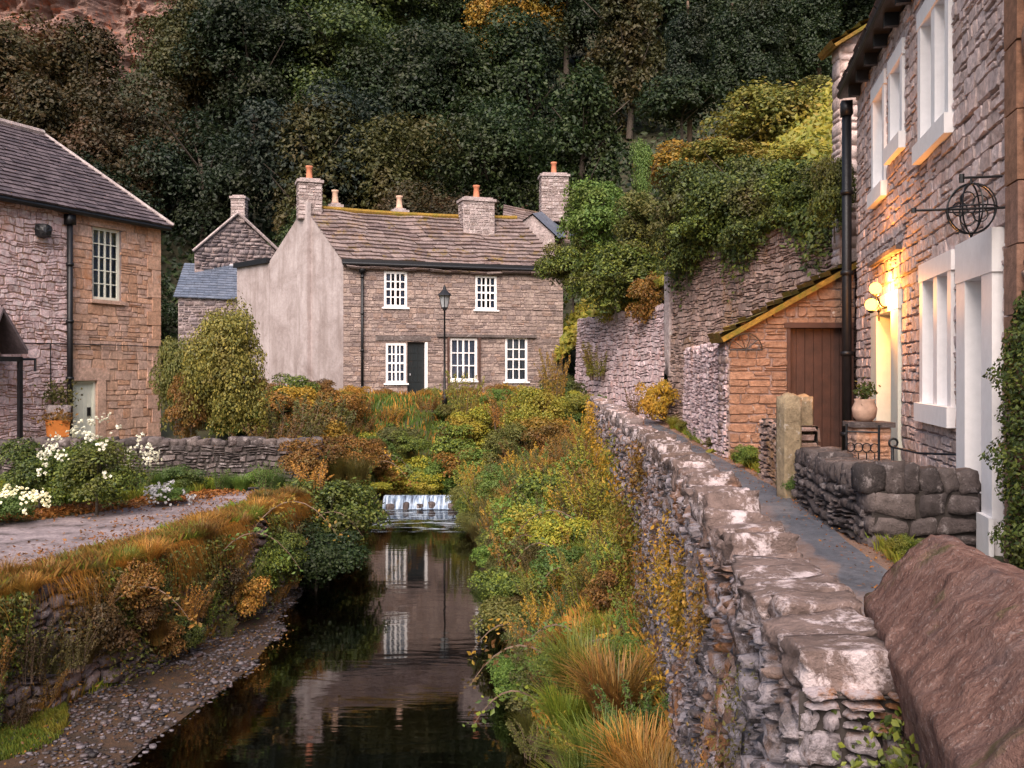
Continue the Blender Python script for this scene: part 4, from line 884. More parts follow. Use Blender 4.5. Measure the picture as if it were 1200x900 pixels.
mb = MB(); f2 = plane((3.705, 16.85, 1.78), (0, -1, 0), (0, 0, 1)); stones(mb, f2, 0, .83, 0, z_(.66), wu=(.2, .5), hv=(.12, .2), prot=.03, seed=62); backing(mb, f2, 0, .83, -.1, z_(.66)); mb.build("side_wall", M['rubble'], T, True)
# ================= left cottage
uL = unit((.455, 1, 0)); CL = np.array([-9.01, 24.0, 1.3]); LL_ = 9.5; OL = CL - uL * LL_
mL = plane(OL, uL, (0, 0, 1)); zl = lambda z: z + CZ - 1.3
# outward (towards the camera side) is +x-ish: U x V = (uy, -ux) OK
def ul(px): X0 = (px - 1100) / F; y = (CL[0] - .455 * CL[1]) / X0; return (y - OL[1]) * math.hypot(.455, 1)
T = thing("cottage", CL - uL * 4, "left cottage of orange and pale rough stone under a dark hipped slate roof", "cottage")
eL = zl(3.62); wh = (ul(108), ul(141), zl(1.70), zl(3.42)); dhL = (ul(84), ul(113), 0, zl(-.22)); us_ = ul(79)
def hole_in(hs): return [(a + .03, b - .03, c + (.03 if c > 0 else 0), d - .03) for a, b, c, d in hs]
mb = MB(); stones(mb, mL, us_, LL_, 0, eL, [wh, dhL], wu=(.16, .55), hv=(.11, .27), prot=.012, gap=.003, nx=2, ny=1, seed=70, rim=.008); mb.build("dressed_wall", M['orange_stone'], T, False)
mb = MB(); stones(mb, mL, 0, us_, 0, eL, [], wu=(.14, .36), hv=(.09, .19), prot=.022, gap=.004, nx=3, ny=1, wob=.018, seed=71, rim=.01); mb.build("rough_wall", M['white_rubble'], T, False)
mb = MB(); backing(mb, mL, 0, LL_, -.3, eL, [wh, dhL]); mb.build("mortar", M['orange_mortar'], T)
mb = MB()
for i in range(16): h0 = i * eL / 16; mb.box(LL_ - (.42 if i % 2 else .26), LL_ + .015, h0 + .006, h0 + eL / 16 - .006, -.3, .03, mL)
mb.build("quoins", M['orange_stone'], T)
sash(T, mL, wh[0], wh[2], wh[1] - wh[0], wh[3] - wh[2], 4, 5, .07, .025, .10, 'cream_paint', 'orange_stone', 'orange_stone', curtain=1)
mb = MB(); a, b, c, d = dhL; mb.box(a, a + .05, 0, d, -.16, -.05, mL); mb.box(b - .05, b, 0, d, -.16, -.05, mL); mb.box(a + .05, b - .05, d - .06, d, -.16, -.05, mL); D = mb.build("door_frame", M['cream_paint'], T)
mb = MB(); mb.box(a + .05, b - .05, .02, d - .06, -.15, -.11, mL); 
for i in range(5): x0 = a + .08 + (b - a - .16) * i / 5; mb.box(x0 + .01, x0 + (b - a - .16) / 5 - .01, .1, d - .15, -.11, -.1, mL)
D = mb.build("door", M['cream_paint'], T); q = MB(); q.box(b - .2, b - .12, .95, 1.15, -.1, -.06, mL); q.build("handle", M['black_iron'], D)
mb = MB(); mb.box(a - .15, b + .35, d + .003, d + .3, -.1, .03, mL); mb.box(b + .003, b + .24, 0, d, -.16, .035, mL); mb.build("door_surround", M['orange_stone'], T)
gutter(T, mL, -.2, LL_ + .15, eL + .02, .2, .06); pipe(T, mL, us_ - .03, -.1, eL - .1, .1, .065)
mb = MB(); mb.tube([mL(x, zl(.62) + .01 * math.sin(x), .05) for x in np.linspace(.5, LL_, 20)], .012, 5); mb.tube([mL(us_ - .5, zl(.62), .05), mL(us_ - .5, zl(-.4), .05)], .012, 5); mb.build("cable", M['black_iron'], T)
mb = MB(); hd = 2.35; rz_ = 5.93 - 3.62 - .1
def hipm(u, v, w, ang=math.atan2(2.25, 2.6)): return mL(np.asarray(u, float), eL + .08 + np.asarray(v) * math.sin(ang) + np.asarray(w) * math.cos(ang), .25 - np.asarray(v) * math.cos(ang) + np.asarray(w) * math.sin(ang))
sl_len = math.hypot(2.25, 2.6)
hipu = lambda v: LL_ + .22 - v * (1.75 / sl_len)
slates(mb, hipm, -.3, LL_ + .22, 0, sl_len, wu=(.2, .36), hv=.17, th=.014, umax=hipu, seed=72)
# hip end + back slope
E = lambda u, w, z: mL(np.array(float(u)), np.array(float(z)), np.array(float(w)))
zt = eL + .08 + 2.25; ur = LL_ + .22 - 1.75
mb.quad([E(LL_ + .22, .25, eL + .07), E(LL_ + .22, -4.95, eL + .07), E(ur, -2.35, zt)]); mb.quad([E(-.3, -4.95, eL + .07), E(LL_ + .22, -4.95, eL + .07), E(ur, -2.35, zt), E(-.3, -2.35, zt)])
RF = mb.build("roof", M['slate_purple'], T)
mb = MB(); mb.tube([E(-.3, -2.35, zt + .03), E(ur, -2.35, zt + .03)], .09, 8); mb.tube([E(ur, -2.35, zt + .02), E(LL_ + .22, .25, eL + .12)], .05, 8); mb.build("ridge_tiles", M['chimney_stone'], RF)
mb = MB(); mb.box(0, LL_ - .0, -.3, eL, -4.7, -.75, mL); mb.box(LL_ - .8, LL_ - .01, -.3, eL, -4.7, -.31, mL); mb.build("rear_wall", M['orange_stone'], T)
mb = MB(); c_ = mL(np.array(ul(46)), np.array(zl(3.1)), np.array(.12)); rock(mb, c_, (.3, .3, .3), rnd=.6, amp=.2, seed=3); mb.tube([c_, mL(np.array(ul(46)), np.array(zl(3.1)), np.array(0.))], .03, 6); o = mb.build("floodlight", M['black_iron'], T)
# porch at the far left edge
T = thing("porch", mL(np.array(ul(6)), np.array(0.), np.array(1.0)), "dark-roofed little porch cut by the left edge of the picture", "porch")
pm = lambda u, v, w: mL(ul(-60) + np.asarray(u, float), np.asarray(v, float), np.asarray(w, float))
mb = MB(); wP = ul(0) - ul(-60)
tp = lambda v: v
for (u0_, u1_, v0_, v1_) in ((0, wP / 2, zl(-.1), zl(1.3)), (wP / 2, wP, zl(1.3), zl(.45))):
    P = [pm(u0_, v0_, .85), pm(u1_, v1_, .85), pm(u1_, v1_, .03), pm(u0_, v0_, .03)]; P2 = [p + np.array([0, 0, -.09]) for p in P]; mb.add(P + P2, [[0, 1, 2, 3], [7, 6, 5, 4], [0, 4, 5, 1], [2, 6, 7, 3], [1, 5, 6, 2], [0, 3, 7, 4]])
mb.build("roof", M['slate_purple'], T); mb = MB()
for uu in (.1, wP - .15): mb.box(uu, uu + .08, 0, zl(.3), .7, .78, pm)
mb.box(.1, wP - .07, zl(.2), zl(.3), .7, .78, pm); mb.tube([pm(wP - .1, zl(.25), .74), pm(wP + .25, zl(.25), .74), pm(wP + .25, zl(.0), .74)], .03, 6); mb.build("timber_frame", M['black_iron'], T)
# ================= centre cottage
C0 = np.array([-5.94, 33.0, 2.2]); uC = unit((3, 1, 0)); gC = unit((-.7, .714, 0)); Lc = 8.3; zc = lambda z: z + CZ - 2.2
mC = plane(C0, uC, (0, 0, 1)); mGb = plane(C0 + gC * 5.0, -gC, (0, 0, 1))
T = thing("cottage", C0 + uC * 4, "middle stone cottage with a big rendered gable, white small-paned windows and mossy stone-slate roof", "cottage")
def uc(px): 
    k = (px - 600) / F; return (k * 33 - C0[0]) / (uC[0] - k * uC[1])
def zr2(py, px): return (435 - py) / F * (33 + uC[1] * uc(px)) + CZ - 2.2
eC = zc(3.80)
W1 = (uc(450), uc(477), zr2(360, 463), zr2(318, 463)); W2 = (uc(557), uc(582), zr2(363, 570), zr2(323, 570)); W3 = (uc(452), uc(476), zr2(449, 463), zr2(402, 463)); DC = (uc(477.5), uc(498), 0, zr2(401, 488)); W4 = (uc(527), uc(559), zr2(446, 540), zr2(396, 540)); W5 = (uc(592), uc(618), zr2(447, 605), zr2(395, 605))
hs = [W1, W2, (W3[0], W3[1], W3[2], W3[3]), DC, W4, W5]
mb = MB(); stones(mb, mC, 0, Lc, 0, eC, hs, wu=(.16, .42), hv=(.08, .2), prot=.016, gap=.004, nx=2, ny=1, seed=80, rim=.01); mb.build("wall", M['cottage_stone'], T, False)
mb = MB(); backing(mb, mC, 0, Lc, -.5, eC, hs); mb.build("mortar", M['mortar'], T)
for w, c, rws in ((W1, 4, 4), (W2, 4, 4), (W3, 4, 4), (W4, 4, 3), (W5, 3, 4)): sash(T, mC, w[0], w[2], w[1] - w[0], w[3] - w[2], c, rws, .085, .04, .06, 'white_paint', 'white_paint', None, curtain=1 if w in (W4, W5, W3) else 2, sill_h=.06)
a, b, c, d = DC; mb = MB(); mb.box(a + .02, b - .02, .02, d - .02, -.2, -.15, mC)
for i in range(3):
    for j in range(5): mb.box(a + .06 + (b - a - .12) * i / 3 + .012, a + .06 + (b - a - .12) * (i + 1) / 3 - .012, .7 + (d - .85) * j / 5 + .012, .7 + (d - .85) * (j + 1) / 5 - .012, -.15, -.135, mC)
D = mb.build("door", M['dark_door'], T); q = MB(); q.box(a + .1, a + .14, .95, 1.02, -.15, -.1, mC); q.build("handle", M['lead'], D)
mb = MB(); mb.box(b, b + .09, 0, d, -.12, .03, mC); mb.build("door_jamb", M['white_paint'], T)
mb = MB(); mb.box(uc(440), uc(505), d + .05, d + .22, -.05, .035, mC); mb.box(uc(512), uc(628), W4[3] + .03, W4[3] + .13, -.05, .10, mC); mb.build("lintel_course", M['dark_dry_stone'], T)
for pa, pb in ((524, 526.5), (560, 562.5)): mb = MB(); mb.box(uc(pa), uc(pb), .4, W4[3] + .03, 0, .09, mC); mb.build("bay_post", M['brown_timber'], T)
gutter(T, mC, -.05, Lc + .1, eC - .02, .2, .06); pipe(T, mC, uc(424), -.1, eC - .15, .1, .05)
tg = lambda u: eC + .05 + (zc(6.05) - eC) * (1 - abs(u - 2.5) / 2.5)       # gable profile (u from the back corner)
tg = lambda u: (eC + .45 + (zc(6.05) - eC - .45) * u / 2.5) if u < 2.5 else (eC + (zc(6.05) - eC) * (5 - u) / 2.5)
mb = MB(); us2 = np.linspace(0, 5, 21)
for p, q in zip(us2[:-1], us2[1:]): mb.quad(mGb(np.array([p, q, q, p]), np.array([-.5, -.5, tg(q) + .04, tg(p) + .04]), np.array([.0] * 4)))
for p, q in zip(us2[:-1], us2[1:]): mb.quad(mGb(np.array([p, q, q, p]), np.array([tg(p) + .04, tg(q) + .04, tg(q) + .04, tg(p) + .04]), np.array([0, 0, -.22, -.22])))
mb.quad(mGb(np.array([5., 5., 5., 5.]), np.array([-.5, -.5, eC, eC]), np.array([0, -.02, -.02, 0])))
mb.build("gable_wall", M['lime_render'], T)
# roof slopes (front towards the camera, back behind)
Pf0, Pf1 = C0 + np.array([0, 0, eC]), C0 + uC * (Lc + .1) + np.array([0, 0, eC]); apex = C0 + gC * 2.5 + np.array([0, 0, zc(6.0)])
S = apex - Pf0; front = unit(np.cross(uC, unit(S)))
def rC(u, v, w): u, v, w = np.broadcast_arrays(np.asarray(u, float), np.asarray(v, float), np.asarray(w, float)); return Pf0 - unit(S) * .28 + u[..., None] * uC + v[..., None] * unit(S) + w[..., None] * front
sag = lambda u, v: -.09 * np.sin(np.clip(u / Lc, 0, 1) * math.pi) - .03 * np.sin(u * 1.7 + v) - .02 * np.sin(u * 4.1)
rCs = lambda u, v, w: rC(u, v, np.asarray(w, float) + .05 + sag(np.asarray(u, float), np.asarray(v, float)))
mb = MB(); slates(mb, rCs, .0, Lc + .12, 0, np.linalg.norm(S) + .30, wu=(.3, .7), hv=.25, th=.045, seed=81, jit=.03); q0 = np.array([0, Lc])
apx2 = apex + uC * (Lc + .1); Bk0 = C0 + gC * 5 + np.array([0, 0, eC + .45]); mb.quad([apex, apx2, Bk0 + uC * (Lc + .1), Bk0])
RF = mb.build("roof", M['stone_slate'], T)
mb = MB(); pts = [apex + uC * t + np.array([0, 0, .10 - .09 * math.sin(t / Lc * math.pi)]) for t in np.linspace(0, Lc, 12)]; mb.tube(pts, .10, 7); mb.build("ridge_tiles", M['moss_slab'], RF)
mb = MB(); mb.add([C0 + uC * .1 - (0, 0, .5), C0 + uC * (Lc) - (0, 0, .5), C0 + uC * Lc + gC * 5 - (0, 0, .5), C0 + gC * 4.95 + uC * .1 - (0, 0, .5)] + [C0 + uC * .1 + (0, 0, eC - .05) + gC * .5, C0 + uC * Lc + (0, 0, eC - .05), C0 + uC * Lc + gC * 5 + (0, 0, eC), C0 + gC * 4.95 + uC * .1 + (0, 0, eC)], [[1, 2, 6, 5], [2, 3, 7, 6]])
mb.quad([C0 + uC * Lc + (0, 0, eC), C0 + uC * Lc + gC * 5 + (0, 0, eC + .4), C0 + uC * Lc + gC * 2.5 + (0, 0, zc(5.95))]); mb.build("rear_wall", M['cottage_stone'], T)
ca = math.atan2(uC[1], uC[0]); ga = math.atan2(-gC[1], -gC[0])
# gable chimney (rendered breast running up the gable)
mb = MB(); mb.box(2.25, 2.95, 0, zc(6.2), .0, .16, mGb); mb.build("chimney_breast", M['lime_render'], T)
p = C0 + gC * 2.55 + uC * .2; chimney(T, (p[0], p[1], C0[2] + zc(5.6)), (.85, .75), 1.35, 'chimney_stone', 1, 'terracotta', ca)
p = C0 + gC * 2.9 + uC * 1.35; chimney(T, (p[0], p[1], C0[2] + zc(5.75)), (.45, .45), .42, 'chimney_stone', 1, 'pale_terracotta', ca)
p = C0 + gC * 3.2 + uC * 4.0; chimney(T, (p[0], p[1], C0[2] + zc(5.4)), (.55, .45), .75, 'chimney_stone', 1, 'pale_terracotta', ca)
p = C0 + gC * 2.1 + uC * 6.35; chimney(T, (p[0], p[1], C0[2] + zc(5.0)), (1.25, .75), 1.55, 'chimney_stone', 1, 'terracotta', ca)
# rendered extension left of the gable
T = thing("extension", C0 + gC * 6.2, "flat-topped pale rendered extension with a dark fascia left of the rendered gable", "building")
mE = plane(C0 + gC * 7.6 + (0, 0, 0), -gC, (0, 0, 1)); hE = zc(4.22)
mb = MB(); mb.box(0, 2.58, -.5, hE, -3, 0, mE); mb.build("wall", M['lime_render'], T); mb = MB(); mb.box(-.1, 2.56, hE, hE + .2, -3, .12, mE); mb.build("fascia", M['black_iron'], T)
# rubble gabled house behind
T = thing("cottage", (-13.5, 42, 2.5), "small rubble gabled house with a blue slate roof behind the middle cottage's left end", "cottage")
g0 = at(228, 470, 41.5); g1 = at(330, 470, 43.5); g0[2] = g1[2] = 2.5; uB = unit(g1 - g0); LB_ = np.linalg.norm(g1 - g0); mB = plane(g0, uB, (0, 0, 1)); hEB = (435 - 296) / F * 42 + CZ - 2.5; hAB = (435 - 250) / F * 42 + CZ - 2.5
ap = LB_ * .48; tB = lambda u: hEB + (hAB - hEB) * (u / ap if u < ap else max(0, (LB_ - u) / (LB_ - ap)))
mb = MB(); stones(mb, mB, 0, LB_, 0, hAB + .1, wu=(.2, .5), hv=(.12, .26), prot=.05, gap=.012, nx=1, ny=1, topf=tB, wob=.02, seed=85); backing(mb, mB, 0, LB_, -.4, hAB + .1, topf=tB); mb.build("gable_wall", M['dark_rubble'], T, True)
bk = np.cross(uB, (0, 0, 1)) * -1 + uB * .45; bk = unit(bk); mb = MB(); A = mB(np.array(ap), np.array(hAB + .06), np.array(.1)); B = mB(np.array(LB_ + .15), np.array(hEB - .04), np.array(.1)); Cc = mB(np.array(-.1), np.array(hEB - .04), np.array(.1))
def rB(u, v, w): s = unit(A - B); u, v, w = np.broadcast_arrays(np.asarray(u, float), np.asarray(v, float), np.asarray(w, float)); nn = unit(np.cross(bk, s)) * -1; nn = nn if nn[2] > 0 else -nn; return B + u[..., None] * bk + v[..., None] * s + w[..., None] * nn
slates(mb, rB, 0, 7, 0, np.linalg.norm(A - B), wu=(.25, .4), hv=.25, th=.015, seed=86); mb.quad([A, A + bk * 7, Cc + bk * 7, Cc]); mb.build("roof", M['slate_blue'], T)
mb = MB(); mb.tube([A + (0, 0, .04), B + (0, 0, .04)], .07, 6); mb.tube([A + (0, 0, .04), Cc + (0, 0, .04)], .06, 6); mb.build("verge_stones", M['chimney_stone'], T)
p = A + bk * .4; chimney(T, (p[0], p[1], p[2] - .4), (.62, .55), 1.1, 'chimney_stone', 0, rot=0, cap=True)
# slate lean-to in front of it
T = thing("outbuilding", (-13.3, 39.5, 2.3), "low blue slate lean-to roof just left of the rendered extension, behind the round bush", "building")
p0, p1 = at(203, 348, 39.5), at(300, 352, 39.5); q0, q1 = at(236, 312, 42.3), at(300, 312, 42.3); sV = unit((q1 - p1))
def rl(u, v, w): 
    u, v, w = np.broadcast_arrays(np.asarray(u, float), np.asarray(v, float), np.asarray(w, float)); nn = np.cross(unit(p1 - p0), sV); return p0 + u[..., None] * unit(p1 - p0) + v[..., None] * sV + w[..., None] * nn
mb = MB(); Lv = np.linalg.norm(q1 - p1); slates(mb, rl, 0, np.linalg.norm(p1 - p0), 0, Lv, wu=(.25, .4), hv=.24, th=.015, seed=88, umin=lambda v: v / Lv * (q0 - p0)[0]); mb.build("roof", M['slate_blue'], T)
mb = MB(); fo_ = plane((p0[0] + .15, 39.65, 2.3), (1, 0, 0), (0, 0, 1)); stones(mb, fo_, 0, 3.2, 0, p0[2] - 2.3, wu=(.2, .5), hv=(.12, .26), prot=.03, seed=89, nx=1, ny=1); backing(mb, fo_, 0, 3.2, -.3, p0[2] - 2.3); mb.build("wall", M['dark_rubble'], T, True); mb = MB(); mb.tube([q0 + (0, -.02, .03), q1 + (0, -.02, .03)], .06, 6); mb.build("flashing", M['lead'], T)
# cottage behind on the right: its roof and white chimney show over the ridge
T = thing("cottage", (1.2, 40, 2.5), "further cottage whose roofs and white chimney show above the middle cottage's right end", "cottage")
def P3(px, py, D): return at(px, py, D)
mb = MB(); a, b, c, d = P3(588, 268, 38.5), P3(668, 285, 38.5), P3(668, 240, 41), P3(590, 240, 41)
def rq(a, b, d):
    U, V = unit(b - a), unit(d - a); nn = unit(np.cross(U, V)); nn = nn if nn[2] > 0 else -nn
    return lambda u, v, w: a + np.asarray(u, float)[..., None] * U + np.asarray(v, float)[..., None] * V + np.asarray(w, float)[..., None] * nn
slates(mb, rq(a, b, d), 0, np.linalg.norm(b - a), 0, np.linalg.norm(d - a), wu=(.3, .6), hv=.26, th=.04, seed=91); mb.build("roof", M['stone_slate'], T)
mb = MB(); g = [P3(594, 272, 37.6), P3(650, 276, 37.6), P3(624, 252, 37.6)]; mb.quad(g); mb.quad([g[0], g[1], g[1] - (0, 0, 6.3), g[0] - (0, 0, 6.3)]); mb.quad([b, c, c - (0, 0, 7), b - (0, 0, 7)]); mb.build("gable_wall", M['chimney_stone'], T)
mb = MB(); g2 = [P3(624, 250, 37.5), P3(655, 279, 37.5), P3(672, 276, 40.5), P3(640, 247, 40.5)]; mb.quad(g2); mb.quad([P3(624, 250, 37.5), P3(592, 273, 37.5), P3(606, 268, 40.5), P3(640, 247, 40.5)]); mb.build("dormer_roof", M['slate_blue'], T)
p = P3(649, 250, 40); chimney(T, (p[0], p[1], p[2] - .4), (1.15, .8), 1.9, 'chimney_stone', 1, 'terracotta', .1)
# ---------------------------------------------------------------- lamps, ironwork, pots
# triple globe lamp on the right cottage's wall by the far door
pl = mR(np.array(uy(13.0)), np.array(zr(1.0)), np.array(.0)); T = thing("wall_lamp", pl, "lit three-globe lantern bracketed on the right cottage wall above the cream door", "lamp")
mb = MB(); pw = pl; g = [at(1026, 338, 12.3), at(1021, 357, 12.1), at(1039, 352, 12.3)]; hub = at(1030, 362, 12.3)
mb.tube([pw, pw + (-.1, 0, .08), hub + (.1, .1, .02), hub], .014, 6); mb.lathe(tuple(hub - (0, 0, .05)), [(.01, 0), (.035, .03), (.03, .08), (.01, .1)], 8)
for c in g: mb.tube([hub, (hub + c) / 2 + (0, 0, -.05), c - (0, 0, .10)], .01, 6); mb.lathe(tuple(c - (0, 0, .11)), [(.02, 0), (.045, .02), (.05, .035)], 8)
mb.tube([hub - (0, 0, .05), hub - (0, 0, .16)], .01, 6); mb.lathe(tuple(pw + (-.02, 0, -.05)), [(.01, -.08), (.06, -.05), (.06, .05), (.01, .08)], 8)
mb.build("bracket", M['black_iron'], T, True)
for c in g:
    G_ = MB().sphere(tuple(c), .08, 16).build("globe", M['globe'], T, True)
    bl = bpy.data.lights.new("bulb", 'POINT'); bl.energy = 115; bl.color = (1, .36, .06); bl.shadow_soft_size = .03; bo = bpy.data.objects.new("bulb", bl); COL.objects.link(bo); bo.parent = G_; bo.location = (c - pl).tolist()
# iron hanging frame
hw = mR(np.array(uy(7.45)), np.array(zr(1.30)), np.array(0.06)); nW = np.array([-RU[1], RU[0], 0.])
T = thing("hanging_sign_frame", hw, "black wrought iron bracket with a round openwork frame jutting from the right cottage wall", "iron bracket")
mb = MB(); top = hw + (0, 0, .25); mb.tube([top, top + nW * .32], .011, 6); mb.tube([hw + nW * -.02, hw + nW * .66], .011, 6); mb.tube([hw + nW * .66 - (0, 0, .02), hw + nW * .66 + (0, 0, .02)], .02, 6); mb.tube([top + nW * .30 - (0, 0, .04), top + nW * .3 + (0, 0, .03)], .02, 6)
cc = hw + nW * .23 + (0, 0, -.0); rr = .20; mb.build("arm", M['black_iron'], T)
mb = MB()
for k in range(4):
    a = math.pi * k / 4; ex = np.array([math.cos(a), math.sin(a), 0]); mb.tube([cc + ex * rr * math.sin(t) * .95 + np.array([0, 0, rr * math.cos(t)]) for t in np.linspace(0, 2 * math.pi, 25)], .007, 5, False)
mb.tube([cc + np.array([math.cos(t), math.sin(t), 0]) * rr * .95 for t in np.linspace(0, 6.283, 25)], .007, 5, False)
for k in range(5):
    a = 6.283 * k / 5; d1 = (nW * math.cos(a) + np.array([0, 0, math.sin(a)])) * .085
    mb.tube([cc + d1 + (nW * math.cos(t) + np.array([0, 0, math.sin(t)])) * .055 for t in np.linspace(0, 6.283, 14)], .006, 5, False)
mb.lathe(tuple(cc + (0, 0, -rr - .03)), [(.004, 0), (.018, .02), (.004, .05)], 8); mb.tube([top + nW * .23, cc + (0, 0, rr)], .009, 5); mb.build("openwork_globe", M['black_iron'], T)
# handrail chain between post and door jamb
T = thing("handrail", (3.7, 8.9, 1.78), "thin black iron handrail with a scrolled post beside the white doorway", "handrail")
a = at(1046, 524, 9.6); b = mR(np.array(uy(8.75)), np.array(zr(-.78)), np.array(.04)); mb = MB(); mb.tube([a, a * .6 + b * .4 + (0, 0, -.03), b], .012, 6); mb.build("rail", M['black_iron'], T); mb = MB(); mb.tube([(a[0], a[1], 1.8), a], .014, 6); mb.tube([a + np.array([math.cos(t) * .05, 0, .05 + math.sin(t) * .05]) * (1 - t / 12) for t in np.linspace(-1.5, 6, 16)], .012, 5); mb.build("post", M['black_iron'], T, True)
# stone pier with potted plant
c = at(1018, 500, 11.2); T = thing("garden_pier", (c[0], c[1], 1.78), "reddish brick pier carrying the clay pot beside the cream door", "pier")
mb = MB(); hp = at(0, 500, 11.2)[2] - 1.78
for k, (dx, dy) in enumerate(((0, -.16), (.2, 0), (0, .16), (-.2, 0))):
    ang = (0, math.pi / 2, math.pi, -math.pi / 2)[k]; U = (math.cos(ang), math.sin(ang), 0); l = (.4, .32, .4, .32)[k]
    m_ = plane((c[0] + dx - U[0] * l / 2, c[1] + dy - U[1] * l / 2, 1.78), U, (0, 0, 1)); stones(mb, m_, 0, l, 0, hp, wu=(.14, .22), hv=(.07, .09), prot=.01, gap=.004, nx=1, ny=1, seed=5); backing(mb, m_, 0, l, 0, hp, w=-.005)
mb.build("brickwork", M['orange_stone'], T, True); mb = MB(); mb.box(c[0] - .24, c[0] + .24, c[1] - .2, c[1] + .2, 1.78 + hp, 1.78 + hp + .06); mb.build("capstone", M['dark_dry_stone'], T)
T = thing("plant_pot", (c[0] - .05, c[1], 1.84 + hp), "pale clay pot with a small dark plant standing on the brick pier", "plant pot")
mb = MB(); mb.lathe((c[0] - .05, c[1], 1.84 + hp), [(.08, 0), (.13, .06), (.145, .16), (.11, .24), (.12, .27), (.1, .27), (.09, .2)], 16); mb.build("pot", M['pale_terracotta'], T, True)
mb = MB(); r = np.random.default_rng(4); P = r.normal(0, .06, (160, 3)) + (c[0] - .05, c[1], 2.2 + hp); leaves(mb, P, r.normal(0, 1, (160, 3)), .06, .5, r); mb.build("foliage", L['hedge'], T)
# iron scroll gate between the pier and the low wall
T = thing("garden_gate", (3.5, 10.3, 1.78), "low black scrollwork gate behind the lane wall below the clay pot", "gate")
mb = MB(); ga_, gb_ = at(992, 525, 10.7), at(1030, 515, 10.5); ga_[2] = gb_[2] = 1.85; hh = .85
mb.tube([ga_, ga_ + (0, 0, hh)], .014, 6); mb.tube([gb_, gb_ + (0, 0, hh)], .014, 6); mb.tube([ga_ + (0, 0, hh * .9), gb_ + (0, 0, hh * .9)], .011, 6); mb.tube([ga_ + (0, 0, .1), gb_ + (0, 0, .1)], .011, 6); mb.build("gate_frame", M['black_iron'], T); mb = MB()
for k in range(4):
    p = ga_ + (gb_ - ga_) * (k + .5) / 4; mb.tube([p + (0, 0, .1), p + (0, 0, hh * .62)], .007, 5); mb.tube([p + np.array([math.cos(t) * .05, 0, hh * .62 + .06 + math.sin(t) * .05]) for t in np.linspace(0, 6.28, 12)], .007, 5, False)
mb.build("scrolls", M['black_iron'], T)
# wall arch ironwork on the garage
T = thing("iron_trellis", at(873, 400, 15.9), "rusty arched iron hoop fixed on the garage wall left of its door", "ironwork")
mb = MB(); c = at(874, 410, 15.9); mb.tube([c + np.array([.28 * math.cos(t), 0, .28 * math.sin(t)]) for t in np.linspace(0, math.pi, 14)], .012, 5); mb.tube([c - (.28, 0, 0), c + (.28, 0, 0)], .012, 5)
for t in (.7, 1.2, 1.9, 2.5): mb.tube([c, c + np.array([.28 * math.cos(t), 0, .28 * math.sin(t)])], .008, 5)
mb.build("hoop", M['black_iron'], T)
# street lamp in front of the middle cottage
b = at(521, 450, 30.5); b[2] = 2.2; zt_ = CZ + (435 - 337) / F * 30.5; T = thing("street_lamp", b, "old black street lamp standing before the middle cottage's front wall", "street lamp")
mb = MB(); mb.lathe(tuple(b), [(.09, 0), (.09, .3), (.045, .4), (.035, 1.2), (.028, zt_ - b[2] - .75), (.07, zt_ - b[2] - .72), (.03, zt_ - b[2] - .66)], 10); mb.tube([b + (-.28, 0, zt_ - b[2] - 1.05), b + (.28, 0, zt_ - b[2] - 1.05)], .018, 6); mb.build("post", M['black_iron'], T, True)
lt = b + (0, 0, zt_ - b[2] - .66); mb = MB(); mb.lathe(tuple(lt), [(.09, .0), (.17, .40), (.165, .40), (.085, .01)], 4); mb.build("lantern_glass", M['lamp_glass'], T)
mb = MB(); mb.lathe(tuple(lt), [(.24, .40), (.20, .45), (.07, .58), (.05, .66), (.015, .74)], 8); mb.lathe(tuple(lt), [(.09, -.03), (.10, .02)], 6)
for k in range(4): a = math.pi / 2 * k; mb.tube([lt + (.09 * math.cos(a), .09 * math.sin(a), 0), lt + (.17 * math.cos(a), .17 * math.sin(a), .4)], .014, 4)
mb.build("lantern_frame", M['black_iron'], T)
# planter boxes by the left cottage
c = mL(np.array(ul(33)), np.array(0.), np.array(.9)); T = thing("planter_box", c, "orange clay planter on a stand against the left cottage's pale wall", "planter")
mb = MB(); mb.lathe(tuple(c), [(.2, .3), (.2, .55), (.24, .6), (.27, .95), (.25, .95), (.22, .9)], 4); mb.build("box", M['orange_box'], T)
mb = MB(); r = np.random.default_rng(14); P = r.normal(0, .16, (300, 3)) * (1, 1, .5) + c + (0, 0, 1.0); leaves(mb, P, r.normal(0, 1, (300, 3)), .08, .5, r); mb.build("foliage", L['rust'], T)
c = mL(np.array(ul(55)), np.array(0.75), np.array(.35)); T = thing("wall_basket", c, "dark hanging basket and watering bits beside the left cottage's drainpipe", "basket")
mb = MB(); mb.lathe(tuple(c), [(.2, 0), (.25, .25), (.27, .5), (.22, .5)], 10); mb.build("tub", M['chimney_stone'], T, True)
mb = MB(); P = r.normal(0, .18, (400, 3)) * (1, 1, .9) + c + (0, 0, .7); leaves(mb, P, r.normal(0, 1, (400, 3)), .09, .5, r); mb.build("foliage", L['olive'], T)
